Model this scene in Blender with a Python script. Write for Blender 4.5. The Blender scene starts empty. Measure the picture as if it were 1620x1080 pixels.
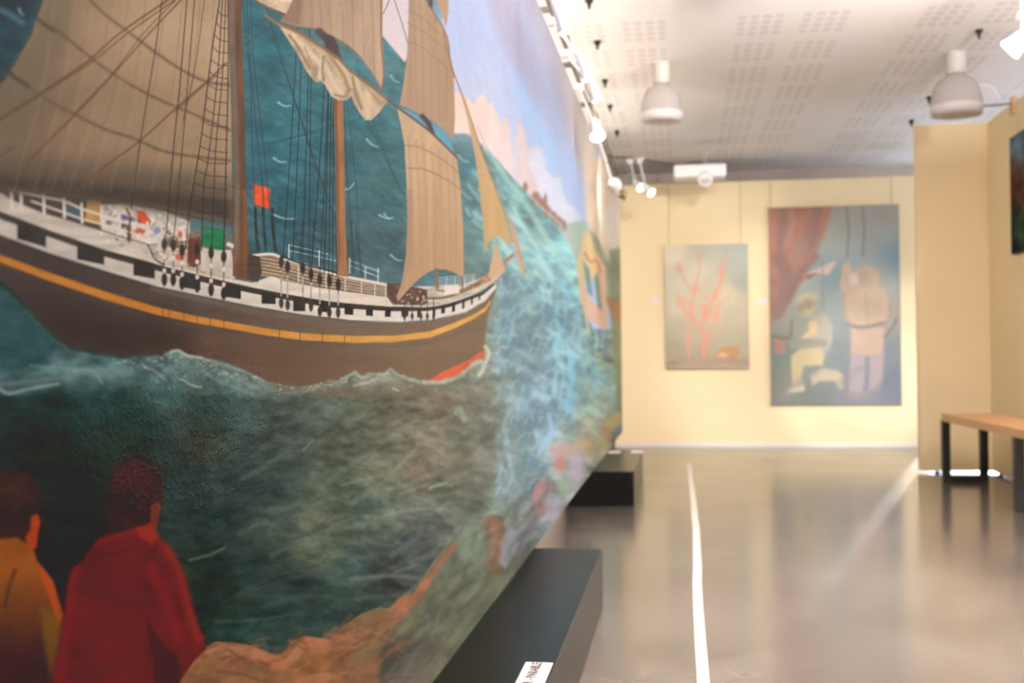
import bpy, bmesh, math, random
import numpy as np
from mathutils import Matrix, Vector
random.seed(4); RNG = np.random.default_rng(7)
SC = bpy.context.scene; COL = SC.collection
PI = math.pi

# ------------------------------------------------------------------ camera
F = 1800.0; CX, CY = 810.0, 540.0
yaw = math.atan(270 / F); pitch = math.atan(19 / F); roll = -0.011
fwd = np.array([-math.sin(yaw) * math.cos(pitch), math.cos(yaw) * math.cos(pitch), math.sin(pitch)])
rt = np.cross(fwd, [0, 0, 1]); rt /= np.linalg.norm(rt)
up = np.cross(rt, fwd)
c_, s_ = math.cos(roll), math.sin(roll)
R_ = c_ * rt + s_ * up
U_ = -s_ * rt + c_ * up
EYE = np.array([0.0, 0.0, 1.0])
cam = bpy.data.cameras.new('camera'); co = bpy.data.objects.new('camera', cam); COL.objects.link(co)
m = Matrix(((R_[0], U_[0], -fwd[0], EYE[0]), (R_[1], U_[1], -fwd[1], EYE[1]), (R_[2], U_[2], -fwd[2], EYE[2]), (0, 0, 0, 1)))
co.matrix_world = m
cam.sensor_width = 36; cam.lens = 36 * F / 1620; cam.clip_start = 0.05; cam.clip_end = 100
cam.dof.use_dof = True; cam.dof.focus_distance = 1.85; cam.dof.aperture_fstop = 4.9
SC.camera = co

def proj(X, Y, Z):
    d = np.stack(np.broadcast_arrays(X, Y, Z), -1) - EYE
    w = d @ fwd
    return CX + F * (d @ R_) / w, CY - F * (d @ U_) / w
def ray(px, py):
    return fwd + R_ * (px - CX) / F - U_ * (py - CY) / F
def on_x(px, py, X): r = ray(px, py); return EYE + r * (X / r[0])
def on_y(px, py, Y): r = ray(px, py); return EYE + r * (Y / r[1])
def on_z(px, py, Z): r = ray(px, py); return EYE + r * ((Z - 1) / r[2])

# ------------------------------------------------------------------ world, exposure
SC.view_settings.view_transform = 'Standard'; SC.view_settings.look = 'None'
SC.view_settings.gamma = 1; SC.view_settings.use_curve_mapping = False
SC.view_settings.exposure = 0.8
w = bpy.data.worlds.new('daylight'); SC.world = w; w.use_nodes = True
bgn = w.node_tree.nodes['Background']; bgn.inputs[0].default_value = (0.76, 0.88, 1.05, 1); bgn.inputs[1].default_value = 2.5

# low sun that slips in through the far window, between the back wall and the partition
sl = bpy.data.lights.new('sun', 'SUN'); sl.energy = 1.3; sl.angle = math.radians(1.0); sl.color = (1, 0.95, 0.9)
so = bpy.data.objects.new('sun', sl); COL.objects.link(so); so.location = (5, 20, 4)
so.rotation_euler = Vector((-0.261, -0.965, -0.255)).to_track_quat('-Z', 'Y').to_euler()

# ------------------------------------------------------------------ materials
def srgb(c):
    c = np.asarray(c, float) / 255.0
    return np.where(c <= 0.04045, c / 12.92, ((c + 0.055) / 1.055) ** 2.4)
def mat(name, rgb, rough=0.6, metal=0.0, noise=0.0, nscale=8.0, bump=0.0, spec=0.5, emit=None, estr=0.0, lin=False):
    mt = bpy.data.materials.new(name); mt.use_nodes = True; nt = mt.node_tree
    b = nt.nodes['Principled BSDF']
    c = tuple(rgb) if lin else tuple(srgb(rgb))
    b.inputs['Base Color'].default_value = (*c, 1); b.inputs['Roughness'].default_value = rough
    b.inputs['Metallic'].default_value = metal; b.inputs['Specular IOR Level'].default_value = spec
    if emit is not None:
        b.inputs['Emission Color'].default_value = (*emit, 1); b.inputs['Emission Strength'].default_value = estr
    if noise or bump:
        tc = nt.nodes.new('ShaderNodeTexCoord'); n = nt.nodes.new('ShaderNodeTexNoise')
        n.inputs['Scale'].default_value = nscale; n.inputs['Detail'].default_value = 5
        nt.links.new(tc.outputs['Object'], n.inputs['Vector'])
        if noise:
            mx = nt.nodes.new('ShaderNodeMix'); mx.data_type = 'RGBA'
            mx.inputs['A'].default_value = (*[x * (1 - noise) for x in c], 1)
            mx.inputs['B'].default_value = (*[min(1, x * (1 + noise)) for x in c], 1)
            nt.links.new(n.outputs['Fac'], mx.inputs['Factor']); nt.links.new(mx.outputs['Result'], b.inputs['Base Color'])
        if bump:
            bp = nt.nodes.new('ShaderNodeBump'); bp.inputs['Strength'].default_value = bump; bp.inputs['Distance'].default_value = 0.01
            nt.links.new(n.outputs['Fac'], bp.inputs['Height']); nt.links.new(bp.outputs['Normal'], b.inputs['Normal'])
    return mt

M = dict(
    yellow=mat('pale_yellow_paint', (245, 223, 180), 0.75, noise=0.02, nscale=2),
    cream=mat('cream_plaster', (243, 230, 212), 0.8, noise=0.03, nscale=2),
    darkwall=mat('greyish_plaster', (200, 186, 176), 0.8, noise=0.03, nscale=2),
    white=mat('white_enamel', (240, 238, 236), 0.4, noise=0.02, nscale=6),
    plastic=mat('white_plastic', (238, 234, 236), 0.35, noise=0.02, nscale=9),
    greymetal=mat('grey_lamp_housing', (176, 172, 166), 0.45, noise=0.05, nscale=12),
    darkmetal=mat('dark_grey_metal', (70, 66, 62), 0.5, metal=0.3, noise=0.1, nscale=20),
    railgrey=mat('weathered_grey_rail', (92, 84, 78), 0.55, noise=0.1, nscale=20),
    black=mat('matt_black_steel', (14, 14, 13), 0.4, noise=0.2, nscale=14),
    plinth=mat('satin_black_lacquer', (9, 9, 8), 0.27, noise=0.25, nscale=5, bump=0.02, spec=0.22),
    oak=mat('blond_wood', (206, 158, 110), 0.45, noise=0.12, nscale=7),
    stretcher=mat('raw_canvas_edge', (170, 160, 140), 0.8, noise=0.1, nscale=20),
    woodframe=mat('painted_stretcher_edge', (120, 92, 66), 0.7, noise=0.1, nscale=20),
    tape=mat('white_floor_tape', (244, 236, 224), 0.5, noise=0.03, nscale=30),
    paper=mat('white_card_label', (232, 222, 222), 0.6, noise=0.02, nscale=30),
    ink=mat('dark_ink', (60, 50, 52), 0.7, noise=0.05, nscale=60),
    pinkcard=mat('pale_wall_card', (244, 226, 222), 0.6, noise=0.02, nscale=30),
    lamp=mat('lit_lamp_lens', (255, 250, 240), 0.4, emit=(1.0, 0.93, 0.8), estr=6.0),
    lip=mat('frosted_lamp_lip', (196, 190, 190), 0.45, noise=0.03, nscale=9),
    steelwire=mat('thin_steel_wire', (190, 178, 150), 0.5, noise=0.05, nscale=30),
    profile=mat('brushed_aluminium_profile', (236, 226, 214), 0.4, noise=0.04, nscale=20),
    winframe=mat('window_frame_paint', (215, 213, 210), 0.5, noise=0.03, nscale=6),
)
# milky shade of the pendants
def milky():
    mt = bpy.data.materials.new('milky_acrylic'); mt.use_nodes = True; nt = mt.node_tree
    b = nt.nodes['Principled BSDF']; b.inputs['Base Color'].default_value = (0.62, 0.58, 0.57, 1)
    b.inputs['Roughness'].default_value = 0.2
    t = nt.nodes.new('ShaderNodeBsdfTranslucent'); t.inputs[0].default_value = (0.6, 0.57, 0.56, 1)
    tr = nt.nodes.new('ShaderNodeBsdfTransparent')
    n = nt.nodes.new('ShaderNodeTexNoise'); n.inputs['Scale'].default_value = 6
    mr = nt.nodes.new('ShaderNodeMapRange'); mr.inputs['To Min'].default_value = 0.3; mr.inputs['To Max'].default_value = 0.4
    nt.links.new(n.outputs['Fac'], mr.inputs['Value'])
    a = nt.nodes.new('ShaderNodeMixShader'); a.inputs[0].default_value = 0.4
    a2 = nt.nodes.new('ShaderNodeMixShader')
    nt.links.new(b.outputs[0], a.inputs[1]); nt.links.new(t.outputs[0], a.inputs[2])
    nt.links.new(mr.outputs[0], a2.inputs[0]); nt.links.new(a.outputs[0], a2.inputs[1]); nt.links.new(tr.outputs[0], a2.inputs[2])
    nt.links.new(a2.outputs[0], nt.nodes['Material Output'].inputs[0])
    return mt
M['milky'] = milky()

def math_node(nt, op, a, b=None, c=None):
    n = nt.nodes.new('ShaderNodeMath'); n.operation = op
    for i, v in enumerate((a, b, c)):
        if v is None: continue
        if isinstance(v, (int, float)): n.inputs[i].default_value = v
        else: nt.links.new(v, n.inputs[i])
    return n.outputs[0]

def ceiling_mat():
    mt = bpy.data.materials.new('perforated_plasterboard'); mt.use_nodes = True; nt = mt.node_tree
    b = nt.nodes['Principled BSDF']; b.inputs['Roughness'].default_value = 0.7
    tc = nt.nodes.new('ShaderNodeTexCoord'); sp = nt.nodes.new('ShaderNodeSeparateXYZ')
    nt.links.new(tc.outputs['Object'], sp.inputs[0]); X, Y = sp.outputs[0], sp.outputs[1]
    g = lambda op, a, b_=None, c=None: math_node(nt, op, a, b_, c)
    xp = g('FLOORED_MODULO', g('SUBTRACT', X, 0.36), 1.10)       # block pair
    xq = g('FLOORED_MODULO', xp, 0.39)
    inx = g('MULTIPLY', g('LESS_THAN', xq, 0.285), g('LESS_THAN', xp, 0.70))
    xs = g('LESS_THAN', g('FLOORED_MODULO', xq, 0.0745), 0.047)
    yq = g('FLOORED_MODULO', g('SUBTRACT', Y, 6.98), 0.647)
    iny = g('LESS_THAN', yq, 0.47)
    ys = g('LESS_THAN', g('FLOORED_MODULO', yq, 0.12), 0.075)
    rg = g('MAXIMUM', g('GREATER_THAN', Y, 6.9), g('LESS_THAN', Y, 5.8))
    mask = g('MULTIPLY', g('MULTIPLY', g('MULTIPLY', inx, xs), g('MULTIPLY', iny, ys)), rg)
    mx = nt.nodes.new('ShaderNodeMix'); mx.data_type = 'RGBA'
    mx.inputs['A'].default_value = (0.85, 0.81, 0.81, 1); mx.inputs['B'].default_value = (0.72, 0.685, 0.68, 1)
    nt.links.new(mask, mx.inputs['Factor']); nt.links.new(mx.outputs['Result'], b.inputs['Base Color'])
    return mt
M['ceiling'] = ceiling_mat()

def floor_mat():
    mt = bpy.data.materials.new('polished_concrete'); mt.use_nodes = True; nt = mt.node_tree
    b = nt.nodes['Principled BSDF']
    tc = nt.nodes.new('ShaderNodeTexCoord')
    n1 = nt.nodes.new('ShaderNodeTexNoise'); n1.inputs['Scale'].default_value = 1.1; n1.inputs['Detail'].default_value = 6; n1.inputs['Roughness'].default_value = 0.62
    n2 = nt.nodes.new('ShaderNodeTexNoise'); n2.inputs['Scale'].default_value = 7; n2.inputs['Detail'].default_value = 4
    nt.links.new(tc.outputs['Object'], n1.inputs['Vector']); nt.links.new(tc.outputs['Object'], n2.inputs['Vector'])
    f = math_node(nt, 'ADD', math_node(nt, 'MULTIPLY', n1.outputs['Fac'], 0.75), math_node(nt, 'MULTIPLY', n2.outputs['Fac'], 0.25))
    r = nt.nodes.new('ShaderNodeValToRGB')
    r.color_ramp.elements[0].position = 0.38; r.color_ramp.elements[0].color = (0.105, 0.088, 0.073, 1)
    r.color_ramp.elements[1].position = 0.62; r.color_ramp.elements[1].color = (0.16, 0.14, 0.12, 1)
    nt.links.new(f, r.inputs[0]); nt.links.new(r.outputs[0], b.inputs['Base Color'])
    mr = nt.nodes.new('ShaderNodeMapRange'); mr.inputs['To Min'].default_value = 0.13; mr.inputs['To Max'].default_value = 0.24
    nt.links.new(n1.outputs['Fac'], mr.inputs['Value']); nt.links.new(mr.outputs[0], b.inputs['Roughness'])
    b.inputs['Specular IOR Level'].default_value = 1.0
    return mt
M['floor'] = floor_mat()

def paint_mat(name, rough, weave, crackle=False):
    """oil paint: pigment from the painted colour attribute, canvas weave and brush relief as bump"""
    mt = bpy.data.materials.new(name); mt.use_nodes = True; nt = mt.node_tree
    b = nt.nodes['Principled BSDF']; b.inputs['Roughness'].default_value = rough; b.inputs['Specular IOR Level'].default_value = 0.05
    at = nt.nodes.new('ShaderNodeAttribute'); at.attribute_name = 'paint'
    nt.links.new(at.outputs['Color'], b.inputs['Base Color'])
    tc = nt.nodes.new('ShaderNodeTexCoord'); sp = nt.nodes.new('ShaderNodeSeparateXYZ')
    nt.links.new(tc.outputs['Object'], sp.inputs[0])
    g = lambda op, a, b_=None, c=None: math_node(nt, op, a, b_, c)
    wv = g('ADD', g('SINE', g('MULTIPLY', sp.outputs[1], weave)), g('SINE', g('MULTIPLY', sp.outputs[2], weave)))
    n = nt.nodes.new('ShaderNodeTexNoise'); n.inputs['Scale'].default_value = 60; n.inputs['Detail'].default_value = 6
    nt.links.new(tc.outputs['Object'], n.inputs['Vector'])
    h = g('ADD', g('MULTIPLY', wv, 0.12), g('MULTIPLY', n.outputs['Fac'], 0.8))
    if crackle:
        nz = nt.nodes.new('ShaderNodeTexNoise'); nz.inputs['Scale'].default_value = 45; nz.inputs['Detail'].default_value = 3
        nt.links.new(tc.outputs['Object'], nz.inputs['Vector'])
        vm = nt.nodes.new('ShaderNodeVectorMath'); vm.operation = 'MULTIPLY_ADD'
        nt.links.new(nz.outputs['Color'], vm.inputs[0]); vm.inputs[1].default_value = (0.03, 0.03, 0.03)
        nt.links.new(tc.outputs['Object'], vm.inputs[2])
        v = nt.nodes.new('ShaderNodeTexVoronoi'); v.feature = 'DISTANCE_TO_EDGE'; v.inputs['Scale'].default_value = 55
        nt.links.new(vm.outputs[0], v.inputs['Vector'])
        ridge = g('SUBTRACT', 1.0, g('MINIMUM', g('MULTIPLY', v.outputs['Distance'], 9.0), 1.0))
        # the paint has lifted in one patch low on the near part of the canvas
        n3 = nt.nodes.new('ShaderNodeTexNoise'); n3.inputs['Scale'].default_value = 9; n3.inputs['Detail'].default_value = 3
        nt.links.new(tc.outputs['Object'], n3.inputs['Vector'])
        cy_, cz_ = CRACK
        dy = g('DIVIDE', g('SUBTRACT', sp.outputs[1], cy_), 0.30); dz = g('DIVIDE', g('SUBTRACT', sp.outputs[2], cz_), 0.13)
        rr = g('SQRT', g('ADD', g('MULTIPLY', dy, dy), g('MULTIPLY', dz, dz)))
        mk = g('MAXIMUM', g('MINIMUM', g('MULTIPLY', g('SUBTRACT', g('ADD', g('SUBTRACT', 1.0, rr), g('MULTIPLY', n3.outputs['Fac'], 0.9)), 0.42), 2.0), 1.0), 0.0)
        h = g('ADD', h, g('MULTIPLY', g('MULTIPLY', ridge, mk), 1.5))
    bp = nt.nodes.new('ShaderNodeBump'); bp.inputs['Strength'].default_value = 0.45; bp.inputs['Distance'].default_value = 0.0018
    nt.links.new(h, bp.inputs['Height'])
    # matt, dusty oil paint: diffuse pigment under a very thin varnish sheen
    df = nt.nodes.new('ShaderNodeBsdfDiffuse'); gl = nt.nodes.new('ShaderNodeBsdfGlossy'); ms = nt.nodes.new('ShaderNodeMixShader')
    gl.inputs['Roughness'].default_value = rough; ms.inputs[0].default_value = 0.004
    nt.links.new(at.outputs['Color'], df.inputs['Color'])
    nt.links.new(bp.outputs['Normal'], df.inputs['Normal']); nt.links.new(bp.outputs['Normal'], gl.inputs['Normal'])
    nt.links.new(df.outputs[0], ms.inputs[1]); nt.links.new(gl.outputs[0], ms.inputs[2]); nt.links.new(ms.outputs[0], nt.nodes['Material Output'].inputs[0])
    nt.nodes.remove(b)
    return mt

# ------------------------------------------------------------------ mesh helpers
class MB:
    def __init__(s): s.v = []; s.f = []
    def box(s, x0, x1, y0, y1, z0, z1):
        b = len(s.v)
        s.v += [(x, y, z) for x in (x0, x1) for y in (y0, y1) for z in (z0, z1)]
        s.f += [tuple(b + i for i in q) for q in ((0, 1, 3, 2), (4, 6, 7, 5), (0, 4, 5, 1), (2, 3, 7, 6), (0, 2, 6, 4), (1, 5, 7, 3))]
        return s
    def tube(s, pts, r, n=10):
        pts = [Vector(p) for p in pts]; b0 = len(s.v); rs = r if isinstance(r, (list, tuple)) else [r] * len(pts)
        for i, p in enumerate(pts):
            t = (pts[min(i + 1, len(pts) - 1)] - pts[max(i - 1, 0)]).normalized()
            a = t.cross(Vector((0, 0, 1)) if abs(t.z) < 0.9 else Vector((1, 0, 0))).normalized(); c = t.cross(a)
            for k in range(n):
                q = 2 * PI * k / n; s.v.append(tuple(p + (a * math.cos(q) + c * math.sin(q)) * rs[i]))
        for i in range(len(pts) - 1):
            for k in range(n):
                s.f.append((b0 + i * n + k, b0 + i * n + (k + 1) % n, b0 + (i + 1) * n + (k + 1) % n, b0 + (i + 1) * n + k))
        s.f.append(tuple(b0 + k for k in range(n))[::-1]); s.f.append(tuple(b0 + (len(pts) - 1) * n + k for k in range(n)))
        return s
    def lathe(s, c, prof, n=32):
        b0 = len(s.v)
        for (r, z) in prof:
            for k in range(n): s.v.append((c[0] + r * math.cos(2 * PI * k / n), c[1] + r * math.sin(2 * PI * k / n), c[2] + z))
        for i in range(len(prof) - 1):
            for k in range(n): s.f.append((b0 + i * n + k, b0 + i * n + (k + 1) % n, b0 + (i + 1) * n + (k + 1) % n, b0 + (i + 1) * n + k))
        return s
    def build(s, name, m_, parent=None, bevel=0.0, smooth=False, origin=None):
        me = bpy.data.meshes.new(name)
        o0 = Vector(origin) if origin is not None else Vector((0, 0, 0))
        me.from_pydata([tuple(Vector(v) - o0) for v in s.v], [], s.f); me.update()
        bm = bmesh.new(); bm.from_mesh(me); bmesh.ops.recalc_face_normals(bm, faces=bm.faces)
        if bevel: bmesh.ops.bevel(bm, geom=bm.edges[:], offset=bevel, segments=2, affect='EDGES', profile=0.6)
        bm.to_mesh(me); bm.free()
        if smooth:
            me.polygons.foreach_set('use_smooth', [True] * len(me.polygons))
        me.materials.append(m_)
        o = bpy.data.objects.new(name, me); COL.objects.link(o)
        if parent is not None:
            o.parent = parent; o.location = o0 - Vector(parent.location) if origin is not None else -Vector(parent.location)
        else: o.location = o0
        return o
def thing(name, label, cat, loc, group=None):
    o = bpy.data.objects.new(name, None); COL.objects.link(o); o.location = loc; o.empty_display_size = 0.1
    return tag(o, label, cat, group)
def tag(o, label, cat, group=None):
    o['label'] = label; o['category'] = cat
    if group: o['group'] = group
    return o
def struct(name, mb, m_, **k):
    o = mb.build(name, m_, **k); o['kind'] = 'structure'; return o

# ------------------------------------------------------------------ the room
CZ = 3.02; MX = -0.59; WLX = -0.78
struct('floor', MB().box(-0.95, 6.1, -3.2, 13.2, -0.1, 0), M['floor'])
struct('ceiling', MB().box(-0.95, 6.1, -3.2, 13.2, CZ, CZ + 0.1), M['ceiling'])
struct('wall_left', MB().box(-0.95, WLX, -3.2, 13.2, 0, CZ), M['cream'])
struct('wall_near', MB().box(WLX, 6.1, -3.3, -3.2, 0, CZ), M['cream'])
struct('wall_far', MB().box(WLX, 2.62, 13.0, 13.2, 0, CZ).box(3.5, 6.1, 13.0, 13.2, 0, CZ).box(2.62, 3.5, 13.0, 13.2, 0, .3).box(2.62, 3.5, 13.0, 13.2, 2.75, CZ), M['darkwall'])
struct('window_7', MB().box(2.62, 2.65, 13.05, 13.12, .3, 2.75).box(3.45, 3.5, 13.05, 13.12, .3, 2.75).box(2.65, 3.45, 13.05, 13.12, .3, .36).box(2.65, 3.45, 13.05, 13.12, 2.69, 2.75), M['winframe'])
# right wall with tall windows, outside the frame; daylight comes in there
mb = MB().box(6.0, 6.1, -3.2, 13.0, 0, 0.35).box(6.0, 6.1, -3.2, 13.0, 2.75, CZ)
wy = [-3.2, -2.9, -0.6, -0.3, 2.0, 2.3, 4.6, 4.9, 7.2, 7.5, 9.8, 10.1, 12.4, 13.0]
for i in range(0, len(wy) - 1, 2): mb.box(6.0, 6.1, wy[i], wy[i + 1], 0.35, 2.75)
struct('wall_right', mb, M['cream'])
for i in range(6):
    y0, y1 = wy[2 * i + 1], wy[2 * i + 2]
    f = MB().box(6.02, 6.08, y0, y0 + .06, .35, 2.75).box(6.02, 6.08, y1 - .06, y1, .35, 2.75).box(6.02, 6.08, y0, y1, .35, .41).box(6.02, 6.08, y0, y1, 2.69, 2.75).box(6.02, 6.08, (y0 + y1) / 2 - .03, (y0 + y1) / 2 + .03, .35, 2.75)
    struct('window_%d' % (i + 1), f, M['winframe'])

# yellow exhibition walls
BY = 12.1
bl = on_y(975, 290, BY); brx = 2.44
BT = float(on_y(1200, 286, 12.1)[2])
struct('wall_back', MB().box(-0.72, brx, BY, BY + 0.08, 0.03, BT), M['yellow'])
struct('baseboard_back', MB().box(-0.72, brx, BY - 0.012, BY + 0.01, 0.0, 0.05), M['profile'])
PY = 9.53
px0 = on_y(1452, 500, PY)[0]; px1 = on_y(1566, 500, PY)[0]
PT = on_y(1500, 196, PY)[2]
SX = px1
part = struct('wall_partition', MB().box(px0, SX + 0.06, PY, PY + 0.07, 0.024, PT), M['yellow'])
side = struct('wall_side', MB().box(SX, SX + 0.07, 5.2, PY, 0.024, PT), M['yellow'])
for (x, y, p) in ((px0 + 0.14, PY + 0.035, part), (SX - 0.35, PY + 0.035, part), (SX + 0.035, PY - 0.12, side), (SX + 0.035, 7.3, side), (SX + 0.035, 5.4, side)):
    MB().lathe((x, y, 0.0), [(0.0, 0), (0.022, 0), (0.022, 0.012), (0.008, 0.016), (0.008, 0.024), (0, 0.024)], 14).build('levelling_foot', M['darkmetal'], p)

# ------------------------------------------------------------------ room lamps: added unseen fill lamps, spotlight helper
def area(name, loc, rot, sx, sy, power, col):
    l = bpy.data.lights.new(name, 'AREA'); l.shape = 'RECTANGLE'; l.size = sx; l.size_y = sy; l.energy = power; l.color = col
    o = bpy.data.objects.new(name, l); COL.objects.link(o); o.location = loc; o.rotation_euler = rot; return o
def spot(name, loc, target, power, ang, blend=0.6, col=(1, 0.93, 0.84), size=0.04):
    l = bpy.data.lights.new(name, 'SPOT'); l.energy = power; l.spot_size = math.radians(ang); l.spot_blend = blend; l.color = col; l.shadow_soft_size = size
    o = bpy.data.objects.new(name, l); COL.objects.link(o); o.location = loc
    o.rotation_euler = (Vector(target) - Vector(loc)).to_track_quat('-Z', 'Y').to_euler(); return o

def fill_panel(x, y, wx, wy_, power, label):  # light panels added out of view as room fill
    t = thing('added_ceiling_light', label, 'ceiling light', (x, y, CZ), 'added unseen ceiling light panels')
    mb = MB()
    mb.box(x - wx/2 - .03, x + wx/2 + .03, y - wy_/2 - .03, y - wy_/2, CZ - .03, CZ).box(x - wx/2 - .03, x + wx/2 + .03, y + wy_/2, y + wy_/2 + .03, CZ - .03, CZ)
    mb.box(x - wx/2 - .03, x - wx/2, y - wy_/2, y + wy_/2, CZ - .03, CZ).box(x + wx/2, x + wx/2 + .03, y - wy_/2, y + wy_/2, CZ - .03, CZ)
    mb.build('frame', M['white'], t)
    MB().box(x - wx/2, x + wx/2, y - wy_/2, y + wy_/2, CZ - .012, CZ - .002).build('diffuser', M['lamp'], t)
    area('fill_panel_light', (x, y, CZ - 0.02), (0, 0, 0), wx, wy_, power, (1, 0.95, 0.92))
fill_panel(2.6, 1.2, 1.2, 0.6, 22, 'added unseen light panel in the ceiling over the middle of the hall')
fill_panel(2.6, 4.6, 1.2, 0.6, 22, 'added unseen light panel in the ceiling nearer the back wall')

def uplight(x, y, z, power, label):
    """added linear lamp, unseen above the view, throwing its light up at the ceiling"""
    t = thing('added_uplight', label, 'pendant lamp', (x, y, z), 'added unseen linear uplights')
    MB().box(x - .05, x + .05, y - .6, y + .6, z - .03, z + .02).build('trough', M['white'], t, bevel=.004)
    MB().box(x - .04, x + .04, y - .58, y + .58, z + .0201, z + .026).build('diffuser', M['lamp'], t)
    for yy in (y - .5, y + .5): MB().tube([(x, yy, z + .02), (x, yy, CZ)], .002, 6).build('hanging_wire', M['steelwire'], t)
    area('added_uplight_glow', (x, y, z + .03), (PI, 0, 0), .08, 1.15, power, (1, 0.93, 0.93))  # added light that brightens the ceiling from out of view
uplight(2.2, 3.9, 2.43, 700, 'added unseen linear uplight above the view over the right of the hall')
uplight(0.6, 3.9, 2.43, 90, 'added unseen linear uplight above the view over the walkway')
def cove(y0, y1, power, lab):
    """added strip lamp hidden behind the top edge of the big painting, brightening the ceiling"""
    t = thing('added_cove_lamp', lab, 'lamp', (-0.70, (y0 + y1) / 2, 2.46), 'added hidden strip lamps behind the big painting')
    MB().box(WLX, -0.66, y0, y1, 2.45, 2.48).build('tray', M['white'], t)
    MB().box(-0.73, -0.69, y0 + .02, y1 - .02, 2.48, 2.492).build('tube', M['lamp'], t)
    area('added_cove_glow', (-0.71, (y0 + y1) / 2, 2.503), (0, PI - 0.5, 0), .06, y1 - y0 - .05, power, (1, 0.93, 0.93))  # added hidden light that brightens the ceiling
cove(1.5, 4.4, .5, 'added hidden strip lamp behind the top of the big painting, part nearest the viewer'); cove(4.5, 7.4, .2, 'added hidden strip lamp behind the top of the big painting, middle part'); cove(7.5, 10.4, .12, 'added hidden strip lamp behind the top of the big painting, farthest part')

def spotlight(loc, target, power, ang, label, group=None, real=True, stem=None, col=(1, 0.94, 0.86), r=0.035):
    """track spotlight: clamp, stem, tapered head and lit lens"""
    t = thing('track_spotlight', label, 'spotlight', loc, group)
    L = Vector(loc); d = (Vector(target) - L).normalized()
    st = Vector(stem) if stem else L + Vector((0, 0, 0.1))
    MB().tube([st, L - d * 0.02], 0.007, 8).build('stem', M['white'], t)
    MB().box(st.x - .025, st.x + .025, st.y - .035, st.y + .035, st.z - .012, st.z + .02).build('clamp', M['white'], t, bevel=0.003)
    MB().tube([L - d * 0.07, L - d * 0.05, L + d * 0.02, L + d * 0.06], [r * .5, r * .8, r, r * 1.25], 20).build('lamp_head', M['white'], t)
    MB().tube([L + d * 0.0602, L + d * 0.066], [r * 1.12, r * 1.05], 20).build('lens', M['lamp'], t)
    if real: spot('spot_beam', tuple(L + d * 0.085), tuple(target), power, ang, col=col)
    return t

# ------------------------------------------------------------------ painter (numpy)
def vnoise(x, y, seed):
    r = np.random.default_rng(seed); T = r.random((256, 256))
    xi = np.floor(x).astype(int); yi = np.floor(y).astype(int); fx = x - xi; fy = y - yi
    fx = fx * fx * (3 - 2 * fx); fy = fy * fy * (3 - 2 * fy)
    a = T[xi & 255, yi & 255]; b = T[(xi + 1) & 255, yi & 255]; c = T[xi & 255, (yi + 1) & 255]; d = T[(xi + 1) & 255, (yi + 1) & 255]
    return (a * (1 - fx) + b * fx) * (1 - fy) + (c * (1 - fx) + d * fx) * fy
def fbm(x, y, seed, oct=4, gain=0.5):
    s = 0; a = 1; t = 0
    for o in range(oct): s = s + a * vnoise(x * 2 ** o + 17.3 * o, y * 2 ** o + 9.1 * o, seed + o); t += a; a *= gain
    return s / t - 0.5
def sstep(a, b, x):
    t = np.clip((x - a) / (b - a), 0, 1); return t * t * (3 - 2 * t)

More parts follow.
